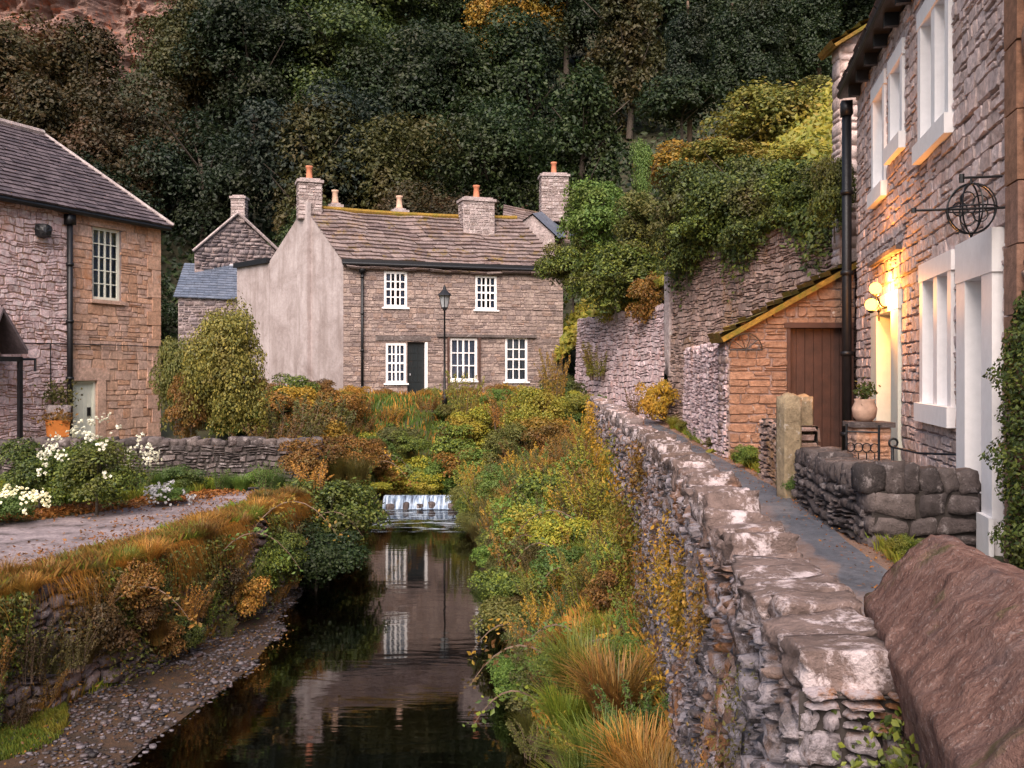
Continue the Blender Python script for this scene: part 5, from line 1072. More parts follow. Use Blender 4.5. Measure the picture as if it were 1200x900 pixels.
# ---------------------------------------------------------------- trees on the hill
lm = [(-200, "at the picture's left edge"), (40, "above the left cottage's ridge"), (120, "above the left cottage's hip"), (200, "above the gap right of the left cottage"), (270, "above the small rubble gable"), (330, "above the rendered gable's chimney"), (410, "above the middle cottage's left roof"), (500, "above the middle cottage's tall chimney"), (590, "above the white rear chimney"), (680, "above the big leafy bank shrub"), (790, "above the long ivy hedge"), (900, "near the right cottage's eaves"), (1000, "behind the right cottage's roof")]
def land(px): return [t for a, t in lm if px >= a][-1]
used = {}
rowname = {0: "lowest row", 1: "second row up", 2: "third row up", 3: "fourth row up", 4: "topmost row"}
r = np.random.default_rng(101)
mats = ['dark', 'deep', 'dark', 'wood_green', 'dark', 'wood_olive', 'brown', 'wood_green']; cname = dict(wood_green='mid-green', wood_olive='olive', dark='dark green', deep='blue-green', olive='brownish olive', brown='dark brown', hedge='brighter mid-green', rust='rusty autumn', gold='golden')
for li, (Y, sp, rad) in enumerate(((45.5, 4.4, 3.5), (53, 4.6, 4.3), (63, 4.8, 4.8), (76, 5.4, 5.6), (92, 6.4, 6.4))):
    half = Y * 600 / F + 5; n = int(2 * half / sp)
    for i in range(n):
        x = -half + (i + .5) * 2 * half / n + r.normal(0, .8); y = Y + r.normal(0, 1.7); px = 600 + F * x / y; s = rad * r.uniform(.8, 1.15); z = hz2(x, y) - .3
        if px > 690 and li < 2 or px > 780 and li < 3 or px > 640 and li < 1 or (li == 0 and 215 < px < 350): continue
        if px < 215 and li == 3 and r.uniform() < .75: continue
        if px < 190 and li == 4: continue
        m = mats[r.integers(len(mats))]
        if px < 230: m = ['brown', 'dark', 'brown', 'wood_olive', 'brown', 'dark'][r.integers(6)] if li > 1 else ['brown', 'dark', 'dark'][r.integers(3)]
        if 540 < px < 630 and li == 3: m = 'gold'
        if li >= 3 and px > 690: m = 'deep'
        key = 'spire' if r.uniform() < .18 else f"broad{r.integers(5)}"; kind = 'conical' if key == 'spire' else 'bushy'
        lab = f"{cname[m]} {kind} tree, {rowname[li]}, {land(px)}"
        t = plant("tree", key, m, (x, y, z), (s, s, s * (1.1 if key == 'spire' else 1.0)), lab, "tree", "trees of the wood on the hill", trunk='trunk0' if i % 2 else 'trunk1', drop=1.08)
        used.setdefault(lab, []).append((px, t))
ordn = ["leftmost", "second", "third", "fourth", "fifth", "sixth"]
for lab, ts in used.items():
    if len(ts) > 1:
        ts.sort(key=lambda q: q[0])
        for k, (_, t) in enumerate(ts): t["label"] = lab.replace(cname_ := lab.split(' tree')[0], ordn[min(k, 5)] + ' ' + lab.split(' tree')[0], 1)
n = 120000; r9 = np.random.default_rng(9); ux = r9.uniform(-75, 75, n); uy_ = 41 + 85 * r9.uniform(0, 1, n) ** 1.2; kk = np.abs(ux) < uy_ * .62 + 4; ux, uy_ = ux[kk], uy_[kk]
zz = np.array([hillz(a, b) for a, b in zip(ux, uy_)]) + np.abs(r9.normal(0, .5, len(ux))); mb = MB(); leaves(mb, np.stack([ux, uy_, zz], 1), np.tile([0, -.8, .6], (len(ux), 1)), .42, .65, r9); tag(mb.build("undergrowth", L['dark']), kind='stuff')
x, y = (368 - 600) / F * 50, 50; plant("tree", "spire", 'wood_olive', (x, y, hz2(x, y) - .5), (4.6, 4.6, 4.9), "tall pointed grey-green tree rising above the gable chimney in the wood", "tree", trunk='trunk0', drop=1.1)
# bare slim trunks among the conifers at the top right
for k, (px, ly) in enumerate(((806, 47), (858, 49), (893, 48), (925, 50), (958, 49))):
    x = (px - 600) / F * ly; z = hz2(x, ly); T = thing("tree", (x, ly, z), f"slim pale-trunked conifer at the wood's edge above the meadow, {ordn[k] if k else 'leftmost'} of the five", "tree", "slim conifers above the meadow")
    mb = MB(); mb.tube([(x, ly, z - .5), (x + .1, ly, z + 5), (x, ly, z + 11)], [.16, .13, .06], 7); mb.build("trunk", M['twig'], T); c = inst('crown', 'spire', L['dark'], T); c.scale = (2.6 + .2 * (k % 3), 2.4, 2.7 + .3 * (k % 2)); c.location = (0, 0, 8.2)
G = "shrubs on the hillside above the lane"
def P(name, key, mat, px, D, z, s, label, cat='shrub', group=None, **kw):
    x = (px - 600) / F * D; return plant(name, key, mat, (x, D, z if z is not None else gz(x, D)), s, label, cat, group, **kw)
def ztop(py, D): return CZ + (435 - py) / F * D
# (name, key, mat, px, py_top, D, radius, vertical radius, label)
for (nm, key, mat, px, py, D, s, sv, lab) in (
    ("shrub", "dense0", 'yellow', 895, 82, 37, 3.2, 2.6, "bright yellow-green domed shrub highest on the right hillside"),
    ("shrub", "dense1", 'gold', 815, 150, 35, 2.4, 1.7, "golden bush on the slope left of the yellow-green dome"),
    ("shrub", "dense1", 'rust', 850, 200, 33, 2.4, 1.3, "russet bush low between the yellow dome and the long ivy hedge"),
    ("shrub", "dense0", 'gold', 985, 165, 30, 1.9, 1.7, "golden bush partly behind the right cottage's drainpipe"),
    ("shrub", "shrub0", 'olive', 940, 92, 44, 2.2, 1.3, "olive scrub at the meadow's edge right of the dome"),
    ("shrub", "shrub1", 'olive', 985, 85, 45, 2.2, 1.4, "olive scrub near the black rain hopper"),
    ("shrub", "shrub2", 'dark', 800, 75, 46, 2.5, 2.2, "dark round bush left of the meadow patch"),
    ("tree", "spire", 'fresh', 752, 165, 31, .75, 1.5, "slender pale green sapling spiking up in front of the dark wood"),
    ("shrub", "dense0", 'fresh', 700, 195, 28.5, 1.5, 1.6, "large light green bush next to the white rear chimney"),
    ("shrub", "dense1", 'olive', 762, 215, 27, 1.5, 1.5, "olive-green bush between the light bush and the ivy hedge"),
    ("shrub", "dense1", 'hedge', 672, 262, 28.5, 1.25, 1.5, "dark green bush hanging over the end of the middle cottage"),
    ("shrub", "dense0", 'hedge', 722, 268, 27, 1.6, 1.5, "dark green bush drooping over the lane wall beneath the light bush"),
    ("shrub", "shrub3", 'rust', 765, 308, 25.5, .8, 1.1, "red-brown creeper bush hanging by the white wall corner"),
    ("shrub", "shrub1", 'yellow', 735, 330, 29, 1.0, 1.0, "yellowing bush low on the wall at the lane's far end"),
    ("hedge_bush", "dense0", 'hedge', 815, 170, 22.8, 1.35, 1.45, "leftmost clump of the long dark ivy hedge on the retaining wall"),
    ("hedge_bush", "dense1", 'hedge', 872, 162, 21.2, 1.35, 1.5, "second clump from the left in the ivy hedge on the retaining wall"),
    ("hedge_bush", "dense0", 'hedge', 930, 168, 19.7, 1.3, 1.25, "third clump of the ivy hedge, over the garage roof"),
    ("hedge_bush", "dense1", 'hedge', 985, 172, 18.3, 1.15, 1.0, "rightmost clump of the ivy hedge, by the black drainpipe"),
    ("hedge_bush", "dense1", 'hedge', 842, 205, 21.9, 1.25, 1.35, "lower left clump of the ivy hedge drooping over the wall"),
    ("hedge_bush", "dense0", 'hedge', 900, 205, 20.2, 1.15, 1.2, "lower middle clump of the ivy hedge drooping over the wall"),
    ("hedge_bush", "dense1", 'hedge', 955, 195, 18.8, 1.05, 1.1, "lower right clump of the ivy hedge drooping over the wall"),
    ("hedge_bush", "dense0", 'hedge', 805, 230, 22.9, 1.0, 1.3, "clump of the ivy hedge hanging round the retaining wall's corner"),
    ("hedge_bush", "dense0", 'hedge', 978, 165, 16.15, .55, .98, "narrow ivy clump beside the black drainpipe above the garage roof"),
    ("shrub", "shrub2", 'yellow', 850, 150, 23.5, 1.3, .8, "yellow-green fringe bush on top of the ivy hedge's left half"),
    ("shrub", "shrub1", 'yellow', 930, 158, 21.5, 1.2, .7, "yellow-green fringe bush on top of the ivy hedge's right half"),
    ("shrub", "shrub0", 'olive', 820, 250, 23.1, .9, 1.0, "trailing olive ivy hanging down the corner of the retaining wall")):
    x = (px - 600) / F * D; zt2 = ztop(py, D); zb = zt2 - 1.85 * sv
    plant(nm, key, mat, (x, D, zb), (s, s, sv), lab, "tree" if nm == "tree" else "hedge" if nm == "hedge_bush" else "shrub", "clumps of the ivy hedge" if nm == "hedge_bush" else None, trunk='stem0', drop=.9)
# ---- round clipped bush and neighbours by the left cottage
plant("topiary", "dome", 'topiary', (-6.15, 20.2, 1.3), (1.22, 1.22, 1.85), "tall clipped dome-shaped bush between the left cottage and the rendered gable", "clipped bush", drop=1.0)
plant("shrub", "dense0", 'olive', (-8.1, 22.6, 1.3), (.75, .75, 1.7), "narrow dark shrub squeezed against the left cottage's corner", "shrub", trunk='stem0', drop=1.0)
plant("shrub", "dense1", 'rust', (-7.05, 20.6, 1.3), (.6, .6, 1.15), "brownish shrub filling the gap left of the clipped dome", "shrub", trunk='stem0', drop=.95)
for (px, D, s, k, m, lab) in ((345, 21, 1.5, 'weed2', 'olive', "twiggy olive bush in front of the rendered gable's left"), (318, 19.5, 1.1, 'weed0', 'rust', "brown twiggy bush at the foot of the clipped dome"), (380, 24, 1.4, 'weed1', 'olive', "thin leggy bush against the rendered gable's foot")): P("shrub", k, m, px, D, None, s, lab)
# flower bushes by the road
def flowers(T, c, rx, rz_, n, seed):
    r = np.random.default_rng(seed); mb = MB(); k = 0
    while k < n:
        d = r.normal(0, 1, 3); d /= np.linalg.norm(d); d[2] = abs(d[2]); 
        p = np.array(c) + d * np.array([rx, rx, rz_]) * r.uniform(.92, 1.12)
        for j in range(r.integers(5, 14)):
            q = p + r.normal(0, .035, 3); leaves(mb, [q] * 4, np.tile(d, (4, 1)), .042, .9, r)
        k += 1
    tag(mb.build("blossom", L['flower'], T), kind='stuff')
T = plant("flower_bush", "dense0", 'hedge', (-5.75, 13.0, 1.28), (.78, .7, .72), "big green bush dotted with white flowers beside the road on the left", "flowering bush", trunk='stem0'); flowers(T, (-5.75, 12.95, 1.95), .72, .66, 46, 1)
T = plant("flower_bush", "dense1", 'hedge', (-6.75, 13.4, 1.28), (.75, .7, .66), "dark shrub cut off by the left edge, next to the white-flowered bush", "shrub", trunk='stem0')
T = plant("flower_bush", "shrub1", 'fresh', (-6.55, 12.2, 1.28), (.42, .38, .3), "low white-flowering clump at the road's edge by the left border", "flowering bush"); flowers(T, (-6.55, 12.15, 1.5), .42, .24, 30, 2)
T = plant("flower_bush", "shrub2", 'fresh', (-5.1, 14.0, 1.28), (.36, .32, .2), "small white-flowering clump on the green verge right of the big flower bush", "flowering bush"); flowers(T, (-5.1, 13.95, 1.4), .36, .2, 20, 3)
# green verge plants before the garden wall
r = np.random.default_rng(61); vg = "green leafy plants along the foot of the garden wall"
for i in range(17):
    x = -7.4 + i * .24 + r.normal(0, .06); y = 16.0 - .12 * r.uniform(0, 5) - (.3 if i < 9 else 0); s = r.uniform(.25, .42)
    plant("verge_plant", ['tussock0', 'shrub3', 'weed2', 'tussock1'][i % 4], 'fresh', (x, y, 1.3), s if i % 4 != 1 else (s, s, s * .7), "leafy green plant in the row along the foot of the garden wall", "plant", vg)
for i in range(10):
    x = -3.6 + r.normal(0, .35); y = 17.0 + r.normal(0, .4); plant("shrub", ['shrub0', 'weed1', 'tussock1'][i % 3], ['rust', 'fresh', 'olive'][i % 3], (x, y, 1.3), (.5, .5, .5), "low mixed shrub where the road ends at the stream bank", "shrub", "low shrubs at the road's end")
# ---- orange grass on the bank wall and shrubs hanging down it
r = np.random.default_rng(71)
for i in range(58):
    y = 5.2 + 9.2 * (i / 57) + r.normal(0, .06); x = XWL(y) - r.uniform(-.05, .42); s = r.uniform(.17, .32)
    plant("grass_tussock", f"tussock{i % 3}", ['drygrass', 'grass', 'drygrass', 'rust', 'drygrass', 'olive'][r.integers(6)], (x, y, 1.27), (s * 1.2, s * 1.2, s * .95), "orange autumn grass tuft fringing the top of the bank wall by the road", "grass tuft", "orange grass tufts along the bank wall")
wm = ['hedge', 'olive', 'rust', 'brown', 'drygrass', 'olive']
for i in range(84):
    y = 5.4 + 9.4 * (i / 83) + r.normal(0, .1); x = XWL(y) + r.uniform(.02, .2); z = r.uniform(.05, .85 if y < 10.5 else .6); s = r.uniform(.2, .42)
    plant("wall_plant", ['weed2', 'weed1', 'weed0', 'shrub3', 'weed2', 'tussock0'][r.integers(6)], wm[r.integers(6)], (x, y, z), (s, s, s * 1.25), "scrubby plant rooted in the face of the left bank wall", "plant", "plants clinging to the left bank wall")
# dry grass hanging down the wall face
n = 12000; rr = np.random.default_rng(171); y = rr.uniform(4.8, 15.2, n); dens = .5 + .5 * np.sin(y * 3.1) * np.sin(y * 1.3 + 1); kk = rr.uniform(0, 1, n) < np.clip(dens * 1.6 - .45, .04, 1); y = y[kk]; n = len(y); x0 = np.array([XWL(v) for v in y]) - rr.uniform(0, .15, n); L_ = rr.uniform(.08, .5, n) * (.5 + .7 * dens[kk]); ox = rr.uniform(.08, .25, n); dy = rr.normal(0, .22, n)
Vv = [];
for t, w in ((0, .0035), (.15, .0035), (.5, .003), (1, .001)):
    xx = x0 + .05 + ox * (t ** .5) ; zz = 1.33 + .06 * (1 if t == .15 else 0) - L_ * t ** 1.4; yy = y + dy * t
    Vv += [np.stack([xx, yy - w, zz], 1), np.stack([xx, yy + w, zz], 1)]
Vv = np.stack(Vv, 1).reshape(-1, 3); Fh = np.concatenate([np.arange(n)[:, None] * 8 + np.array([[2 * j, 2 * j + 1, 2 * j + 3, 2 * j + 2]]) for j in range(3)]); mb = MB(); mb.add(Vv, Fh); tag(mb.build("hanging_grass", L['drygrass']), kind='stuff')
# big overhanging bushes on the left bank further up
for (x, y, z, s, k, m, lab) in ((-3.0, 15.3, .20, 1.1, 'dense0', 'hedge', "dark green bush leaning over the pool from the left bank"), (-2.95, 14.1, -.05, .85, 'dense1', 'dark', "dark low bush drooping to the water below the orange grass"), (-3.0, 17.3, .2, .7, 'shrub1', 'olive', "olive bush spreading over the water on the left bank"), (-3.6, 18.8, .5, .9, 'shrub2', 'yellow', "yellow-green bush on the left bank below the weir"), (-3.9, 20.8, .6, .95, 'dense0', 'olive', "rounded olive bush on the left bank beside the weir"), (-3.3, 15.6, 1.3, .5, 'weed0', 'drygrass', "tuft of orange weeds on the crest of the left bank"), (-3.7, 18.0, 1.3, .7, 'weed2', 'gold', "golden weed clump on the left bank before the rendered gable"), (-2.95, 16.2, .02, .5, 'shrub3', 'rust', "reddish bush low at the left waterline")):
    plant("bank_bush", k, m, (x, y, z), (s, s, s * .9), lab, "bush", trunk='stem0' if k[0] in 'ds' else None, drop=.7)
# ---- vegetation in front of the middle cottage
r = np.random.default_rng(81)
for (px, py, D, s, sv, k, m, lab) in (
    (405, 478, 29, .9, .7, 'shrub0', 'rust', "russet bush below the middle cottage's drainpipe"), (432, 505, 25.5, .95, .75, 'dense0', 'fresh', "bright green round bush left above the weir"), (470, 490, 27, .9, .75, 'shrub2', 'olive', "olive bush in front of the dark door"), (400, 530, 23.5, .7, .55, 'shrub1', 'gold', "golden low bush left of the weir"), (478, 500, 26.0, .7, .6, 'dense1', 'hedge', "dark green bush above the weir's left part"), (500, 462, 29, .8, .5, 'weed0', 'rust', "brown weeds under the dark door"),
    (545, 440, 27.5, 1.0, 1.35, 'weed2', 'yellow', "tall yellow-green shrub before the right ground-floor windows"), (560, 468, 26.5, 1.1, 1.0, 'dense1', 'yellow', "dense yellow-green bush right of the street lamp"), (532, 490, 26, .8, .8, 'shrub0', 'hedge', "mid-green bush at the foot of the street lamp"), (590, 450, 25.5, .9, 1.2, 'weed0', 'gold', "golden leggy shrub under the rightmost window"), (545, 520, 24.6, .9, .6, 'shrub3', 'rust', "rust-brown bush overhanging the weir's right end"), (625, 440, 23.5, .9, 1.15, 'dense0', 'yellow', "yellow-green bush at the cottage's right corner"), (650, 415, 25, .75, 1.3, 'weed2', 'gold', "tall golden shrub by the lane wall's far end"), (600, 490, 23, .9, .8, 'dense1', 'olive', "olive bush on the right bank above the weir"), (440, 560, 23.2, .5, .3, 'shrub2', 'yellow', "pale yellow-green foliage lying at the weir's left edge"), (365, 500, 25, 1.0, .85, 'shrub1', 'rust', "russet shrub at the foot of the rendered gable"), (350, 545, 20, .8, .6, 'shrub2', 'olive', "olive shrub at the right end of the garden wall"), (425, 460, 30, .8, .5, 'weed1', 'gold', "golden weeds against the cottage wall below the left window")):
    x = (px - 600) / F * D; zt2 = ztop(py, D); v = k.startswith('weed') or k.startswith('tus'); zb = zt2 - (1.1 if v else 1.75) * sv
    zb = max(zb, gz(x, D) - .1); plant("bush", k, m, (x, D, zb), (s, s, sv), lab, "bush", trunk=None if v else 'stem0', drop=.85)
for i in range(120):
    y = 22.9 + 8.6 * r.uniform(); x = r.uniform(-8.5, 2.2) if y > 25.5 else (r.uniform(-7.5, -3.4) if r.uniform() < .6 else r.uniform(-1.1, 1.9)) if y < 24.6 else r.uniform(-7, 2)
    if y < 24.6 and -3.3 < x < -1.2: continue
    if y > 30 and abs(x + 4.2) < 1.0: continue
    s = r.uniform(.4, .72) * (1.15 if y < 29 else .8); q = r.integers(7); k = ['shrub0', 'shrub1', 'shrub2', 'shrub3', 'weed0', 'weed2', 'dense1'][q]; m = ['rust', 'fresh', 'yellow', 'olive', 'gold', 'fresh', 'hedge', 'yellow'][r.integers(8)]
    side = "left of the stream" if x < -2.2 else "right of the stream"; dep = "just above the weir" if y < 25.5 else "midway to the middle cottage" if y < 28.5 else "close to the middle cottage's wall"
    nm_ = dict(rust='russet', fresh='green', yellow='yellow-green', olive='olive', gold='golden', hedge='dark green')[m]
    plant("bush", k, m, (x, y, gz(x, y) - .08), (s * 1.15, s * 1.15, s), f"{nm_} {'weeds' if k[0] == 'w' else 'bush'} {dep}, {side}", "bush", "scrub in front of the middle cottage")
# ---- right bank: dense autumn scrub between the water and the riverside wall
look = dict(fresh='green', yellow='yellow-green', gold='golden', rust='russet', olive='olive', hedge='dark green', drygrass='orange', grass='green')
zone = ["near the bottom of the picture", "beside the near pool", "opposite the dark bush", "beside the window reflections", "toward the weir", "just below the weir"]
cells = {}
for i in range(190):
    y = 6.4 + 17.5 * (i / 189) ** 1.0 + r.normal(0, .15); y = min(max(y, 6.3), 24); a, b = XR(y), XWR(y); s_ = r.uniform(.06, .95); x = a + (b - a) * s_
    z = gz(x, y) - .06; q = r.uniform(); 
    k, m = ('weed%d' % r.integers(3), ['gold', 'yellow', 'olive', 'yellow', 'gold', 'fresh', 'rust'][r.integers(7)]) if q < .62 else ('shrub%d' % r.integers(4), ['fresh', 'hedge', 'olive', 'yellow', 'rust'][r.integers(5)]) if q < .8 else ('tussock%d' % r.integers(3), ['grass', 'drygrass'][r.integers(2)])
    sc = r.uniform(.36, .62) * (1.25 if y > 13 else .92) * (1.0 if k[0] != 's' else .9)
    if y < 9: sc *= .8
    kn = {'w': 'weed clump', 's': 'bush', 't': 'grass tuft'}[k[0]]
    t = plant("weed_clump" if k[0] == 'w' else "bush" if k[0] == 's' else "grass_tussock", k, m, (x, y, z), (sc, sc, sc * (1.1 if k[0] == 'w' else .9)), f"{look[m]} {kn} on the right bank {zone[min(5, int((y - 6.3) / 3))]}, {'at the water' if s_ < .33 else 'halfway up' if s_ < .66 else 'against the wall'}", kn, "autumn scrub on the right bank")
for i in range(34):
    y = 7.6 + 14.6 * i / 33 + r.normal(0, .15); x = XR(y) + r.uniform(-.12, .18); s = r.uniform(.28, .55) * (.8 if y < 10 else 1)
    k = ['shrub0', 'shrub2', 'tussock1', 'weed0', 'dense0'][r.integers(5)]; m = ['hedge', 'fresh', 'olive', 'rust', 'hedge'][r.integers(5)]
    plant("bank_bush", k, m, (x, y, .0), (s, s, s * .85), f"{look[m]} {'grass' if k[0] == 't' else 'weed' if k[0] == 'w' else 'leafy'} clump overhanging the right waterline {zone[min(5, int((y - 6.3) / 3))]}", "bush", "clumps overhanging the right waterline")
for i in range(24):
    x = -5.4 + 7.6 * i / 23; y = 33 + (x + 5.9) / 3 - r.uniform(.7, 1.3); s = r.uniform(.25, .45); k = ['shrub1', 'weed1', 'tussock0', 'shrub3'][i % 4]; m = ['rust', 'olive', 'gold', 'fresh', 'rust'][r.integers(5)]
    plant("bush", k, m, (x, y, 2.2), (s * 1.3, s * 1.3, s), f"{look[m]} low plant at the foot of the middle cottage's front wall", "bush", "low plants at the foot of the middle cottage")
# large grass tussocks lower centre
for (px, py, D, s, m, lab) in ((690, 742, 6.9, .50, 'grass', "big green grass mound left of the wall, upper of the front tussocks"), (722, 765, 6.1, .42, 'drygrass', "orange-tinged grass mound squeezed against the wall base"), (668, 800, 6.6, .34, 'grass', "small green tuft at the water's edge below the big mound"), (715, 845, 5.2, .42, 'grass', "yellow-green grass mound at the bottom edge, left one"), (755, 850, 4.9, .36, 'drygrass', "orange grass mound at the bottom edge against the wall"), (690, 890, 5.0, .34, 'grass', "green tuft cut off by the bottom edge"), (775, 885, 4.4, .30, 'drygrass', "dry orange tuft at the bottom edge nearest the wall"), (742, 815, 5.6, .30, 'fresh', "small mixed green tuft between the two orange mounds")):
    x = (px - 600) / F * D; x = min(x, XWR(D) - .12); z = gz(x, D) - .03
    plant("grass_tussock", "tussock0" if m != 'fresh' else 'weed0', m, (x, D, max(z, ztop(py, D) - s * .95)), (s * 1.3, s * 1.3, s * 1.1), lab, "grass tuft", "large tussocks at the foot of the riverside wall")
r = np.random.default_rng(401)
for i in range(26):
    side = i % 3 != 0; y = r.uniform(7, 22); x0 = XR(y) + (XWR(y) - XR(y)) * r.uniform(.1, .8) if side else XWL(y) + .05; z0 = gz(x0, y) if side else r.uniform(.5, 1.2); a = r.uniform(2.2, 4.0) if side else r.uniform(-.8, .8); ln = r.uniform(.6, 1.2)
    base = np.array([x0, y, z0]); T = thing("bramble", base, f"arching bramble shoot {'on the right bank ' + zone[min(5, int((y - 6.3) / 3))] if side else 'hanging from the left bank wall'}", "bramble", "arching bramble shoots on the banks")
    pts = [base + np.array([math.cos(a) * ln * t, math.sin(a) * ln * t * .6, ln * (1.5 * t - 1.55 * t * t)]) for t in np.linspace(0, 1, 9)]; mb = MB(); mb.tube(pts, [.008] * 6 + [.006, .004, .002], 5); mb.build("stem", M['twig'], T)
    P_ = np.array(pts)[r.integers(1, 9, 70)] + r.normal(0, .045, (70, 3)); mb = MB(); leaves(mb, P_, np.tile([0, -.3, 1], (70, 1)), .06, .6, r); mb.build("foliage", L[['fresh', 'rust', 'hedge', 'gold'][i % 4]], T)
# ground cover: grass and litter
def cover(name, n, fx, fy, fz, size, mat, seed, aspect=.6):
    r = np.random.default_rng(seed); P_ = []; 
    for i in range(n):
        y = fy(r); x = fx(r, y); P_.append((x, y, fz(x, y) + abs(r.normal(0, .02))))
    mb = MB(); leaves(mb, np.array(P_), np.tile([0, 0, 1.2], (n, 1)), size, aspect, r); return tag(mb.build(name, L[mat]), kind='stuff')
def blades(name, n, fx, fy, fz, h, mat, seed, w=.008):
    r = np.random.default_rng(seed); y = np.array([fy(r) for _ in range(n)]); x = np.array([fx(r, yy) for yy in y]); z = np.array([fz(a, b) for a, b in zip(x, y)]) - .01
    a = r.uniform(0, 6.28, n); hh = h * r.uniform(.5, 1.3, n); ln = hh * r.uniform(.1, .7, n); wx, wy = -np.sin(a) * w, np.cos(a) * w; cx, cy = np.cos(a) * ln, np.sin(a) * ln
    V = np.stack([np.stack([x - wx, y - wy, z], 1), np.stack([x + wx, y + wy, z], 1), np.stack([x + cx * .4 + wx * .7, y + cy * .4 + wy * .7, z + hh * .65], 1), np.stack([x + cx, y + cy, z + hh], 1), np.stack([x + cx * .4 - wx * .7, y + cy * .4 - wy * .7, z + hh * .65], 1)], 1).reshape(-1, 3)
    mb = MB(); mb.add(V, np.arange(5 * n).reshape(n, 5)); return tag(mb.build(name, L[mat]), kind='stuff')
fyb = lambda r: 3.5 + 21 * r.uniform() ** 1.3
blades("bank_grass", 26000, lambda r, y: XR(y) + (XWR(y) - XR(y)) * r.uniform(.02, 1), fyb, gz, .16, 'drygrass', 1)
blades("bank_grass", 22000, lambda r, y: XR(y) + (XWR(y) - XR(y)) * r.uniform(.0, 1), fyb, gz, .14, 'grass', 2)
cover("bank_foliage", 22000, lambda r, y: XR(y) + (XWR(y) - XR(y)) * r.uniform(.0, 1), fyb, lambda x, y: gz(x, y) + .06, .06, 'olive', 3)
blades("front_grass", 16000, lambda r, y: r.uniform(-8, 2), lambda r: r.uniform(24.8, 33.5), gz, .24, 'fresh', 14, .02)
blades("front_grass", 2500, lambda r, y: r.uniform(-8, 2), lambda r: r.uniform(24.8, 33.5), gz, .34, 'drygrass', 15, .02)
blades("wall_top_grass", 17000, lambda r, y: XWL(y) - .55 * r.uniform() ** 1.2 - .12 * math.sin(y * 2.7), lambda r: 4.8 + 10 * r.uniform(), gz, .15, 'drygrass', 4, .006)
blades("wall_top_grass", 13000, lambda r, y: XWL(y) - .6 * r.uniform() - .1 * math.sin(y * 3.9), lambda r: 4.8 + 10 * r.uniform(), gz, .13, 'grass', 41, .006)
cover("road_leaves", 2600, lambda r, y: XWL(y) - .35 - abs(r.normal(0, .7)), lambda r: 6 + 8.5 * r.uniform(), lambda x, y: 1.315, .045, 'litter', 42)
blades("verge_grass", 20000, lambda r, y: -10 + (4.2 if y < 15.3 else 4.9 if y < 16.1 else 6.2) * r.uniform(), lambda r: 14.0 + 2.7 * r.uniform(), gz, .16, 'grass', 5, .01)
blades("shoal_moss", 4500, lambda r, y: XWL(y) + .1 + .55 * r.uniform() * abs(math.sin((y - 7.2) * 1.9)), lambda r: 7.2 + 1.6 * r.uniform(), gz, .07, 'grass', 6, .005)
cover("fallen_leaves", 9000, lambda r, y: np.interp(y, [8, 11, 12.5, 14.5, 16], [-9, -9.5, -6.9, -5.3, -4.7]) + r.normal(0, .35) - .2, lambda r: 11 + 4.6 * r.uniform(), lambda x, y: 1.315, .06, 'litter', 7)
cover("shoal_leaves", 1100, lambda r, y: XWL(y) + 1.1 * r.uniform() ** 1.3, lambda r: 6 + 8 * r.uniform(), lambda x, y: gz(x, y) + .02, .03, 'rust', 18)
cover("lane_leaves", 5000, lambda r, y: LR_(y) + .3 + abs(r.normal(0, .22)) * (1 if r.uniform() < .8 else -1), lambda r: 4.5 + 20 * r.uniform(), lambda x, y: gz(3, y) + .012, .026, 'litter', 8)
blades("verge_grass", 7000, lambda r, y: LR_(y) + .35 + .3 * r.uniform(), lambda r: 6 + 17 * r.uniform(), lambda x, y: gz(3, y), .12, 'grass', 9, .006)
# lane-side plants
r = np.random.default_rng(95)
for i in range(18):
    y = 7.4 + 15 * i / 17 + r.normal(0, .2); x = LR_(y) + r.uniform(.28, .5); s = r.uniform(.12, .26) * (1.3 if y > 12 else 1)
    plant("verge_plant", ['shrub1', 'tussock1', 'weed1', 'fern'][i % 4], ['fresh', 'grass', 'olive', 'yellow'][r.integers(4)], (x, y, gz(3, y)), s, "small weed at the right edge of the lane below the walls", "plant", "small weeds along the lane's right edge")
for (px, py, D, s, sv, k, m, lab) in ((770, 440, 23.5, .55, .9, 'shrub1', 'gold', "golden shrub at the lane's far bend"), (745, 440, 26, .5, .8, 'weed0', 'rust', "rusty weeds against the old wall at the lane's far end"), (700, 385, 29, .9, 1.0, 'weed2', 'yellow', "yellow-green creeper on the far retaining wall")):
    x = (px - 600) / F * D; plant("shrub", k, m, (x, D, max(1.8, ztop(py, D) - 1.6 * sv)), (s, s, sv), lab, "shrub")
# tall evergreen at the right edge by the door
T = thing("climber", (3.98, 7.1, 1.78), "dense small-leaved evergreen climber at the right edge beside the white door jamb", "climber")
r = np.random.default_rng(66); n = 17000; h = r.uniform(0, 1, n); rad = np.interp(h, [0, .1, .5, .85, 1], [.2, .3, .34, .27, .03]) * (1 + .16 * np.sin(h * 21) + .1 * np.sin(h * 47 + 2)); a = r.uniform(0, 6.283, n); q = rad * r.uniform(.55, 1.08, n)
Pn = np.stack([3.97 - .0 + np.cos(a) * q, 7.0 + np.sin(a) * q * .9, 1.78 + .02 + h * 2.22], 1); nr = np.stack([np.cos(a), np.sin(a), .4 + 0 * a], 1); mb = MB(); leaves(mb, Pn, nr, .038, .6, r); mb.build("foliage", L['hedge'], T)
mb = MB(); mb.tube([(3.98, 7.05, 1.7), (3.96, 7.03, 2.8), (3.98, 7.0, 3.8)], [.04, .03, .01], 7); mb.build("stem", M['bark'], T)
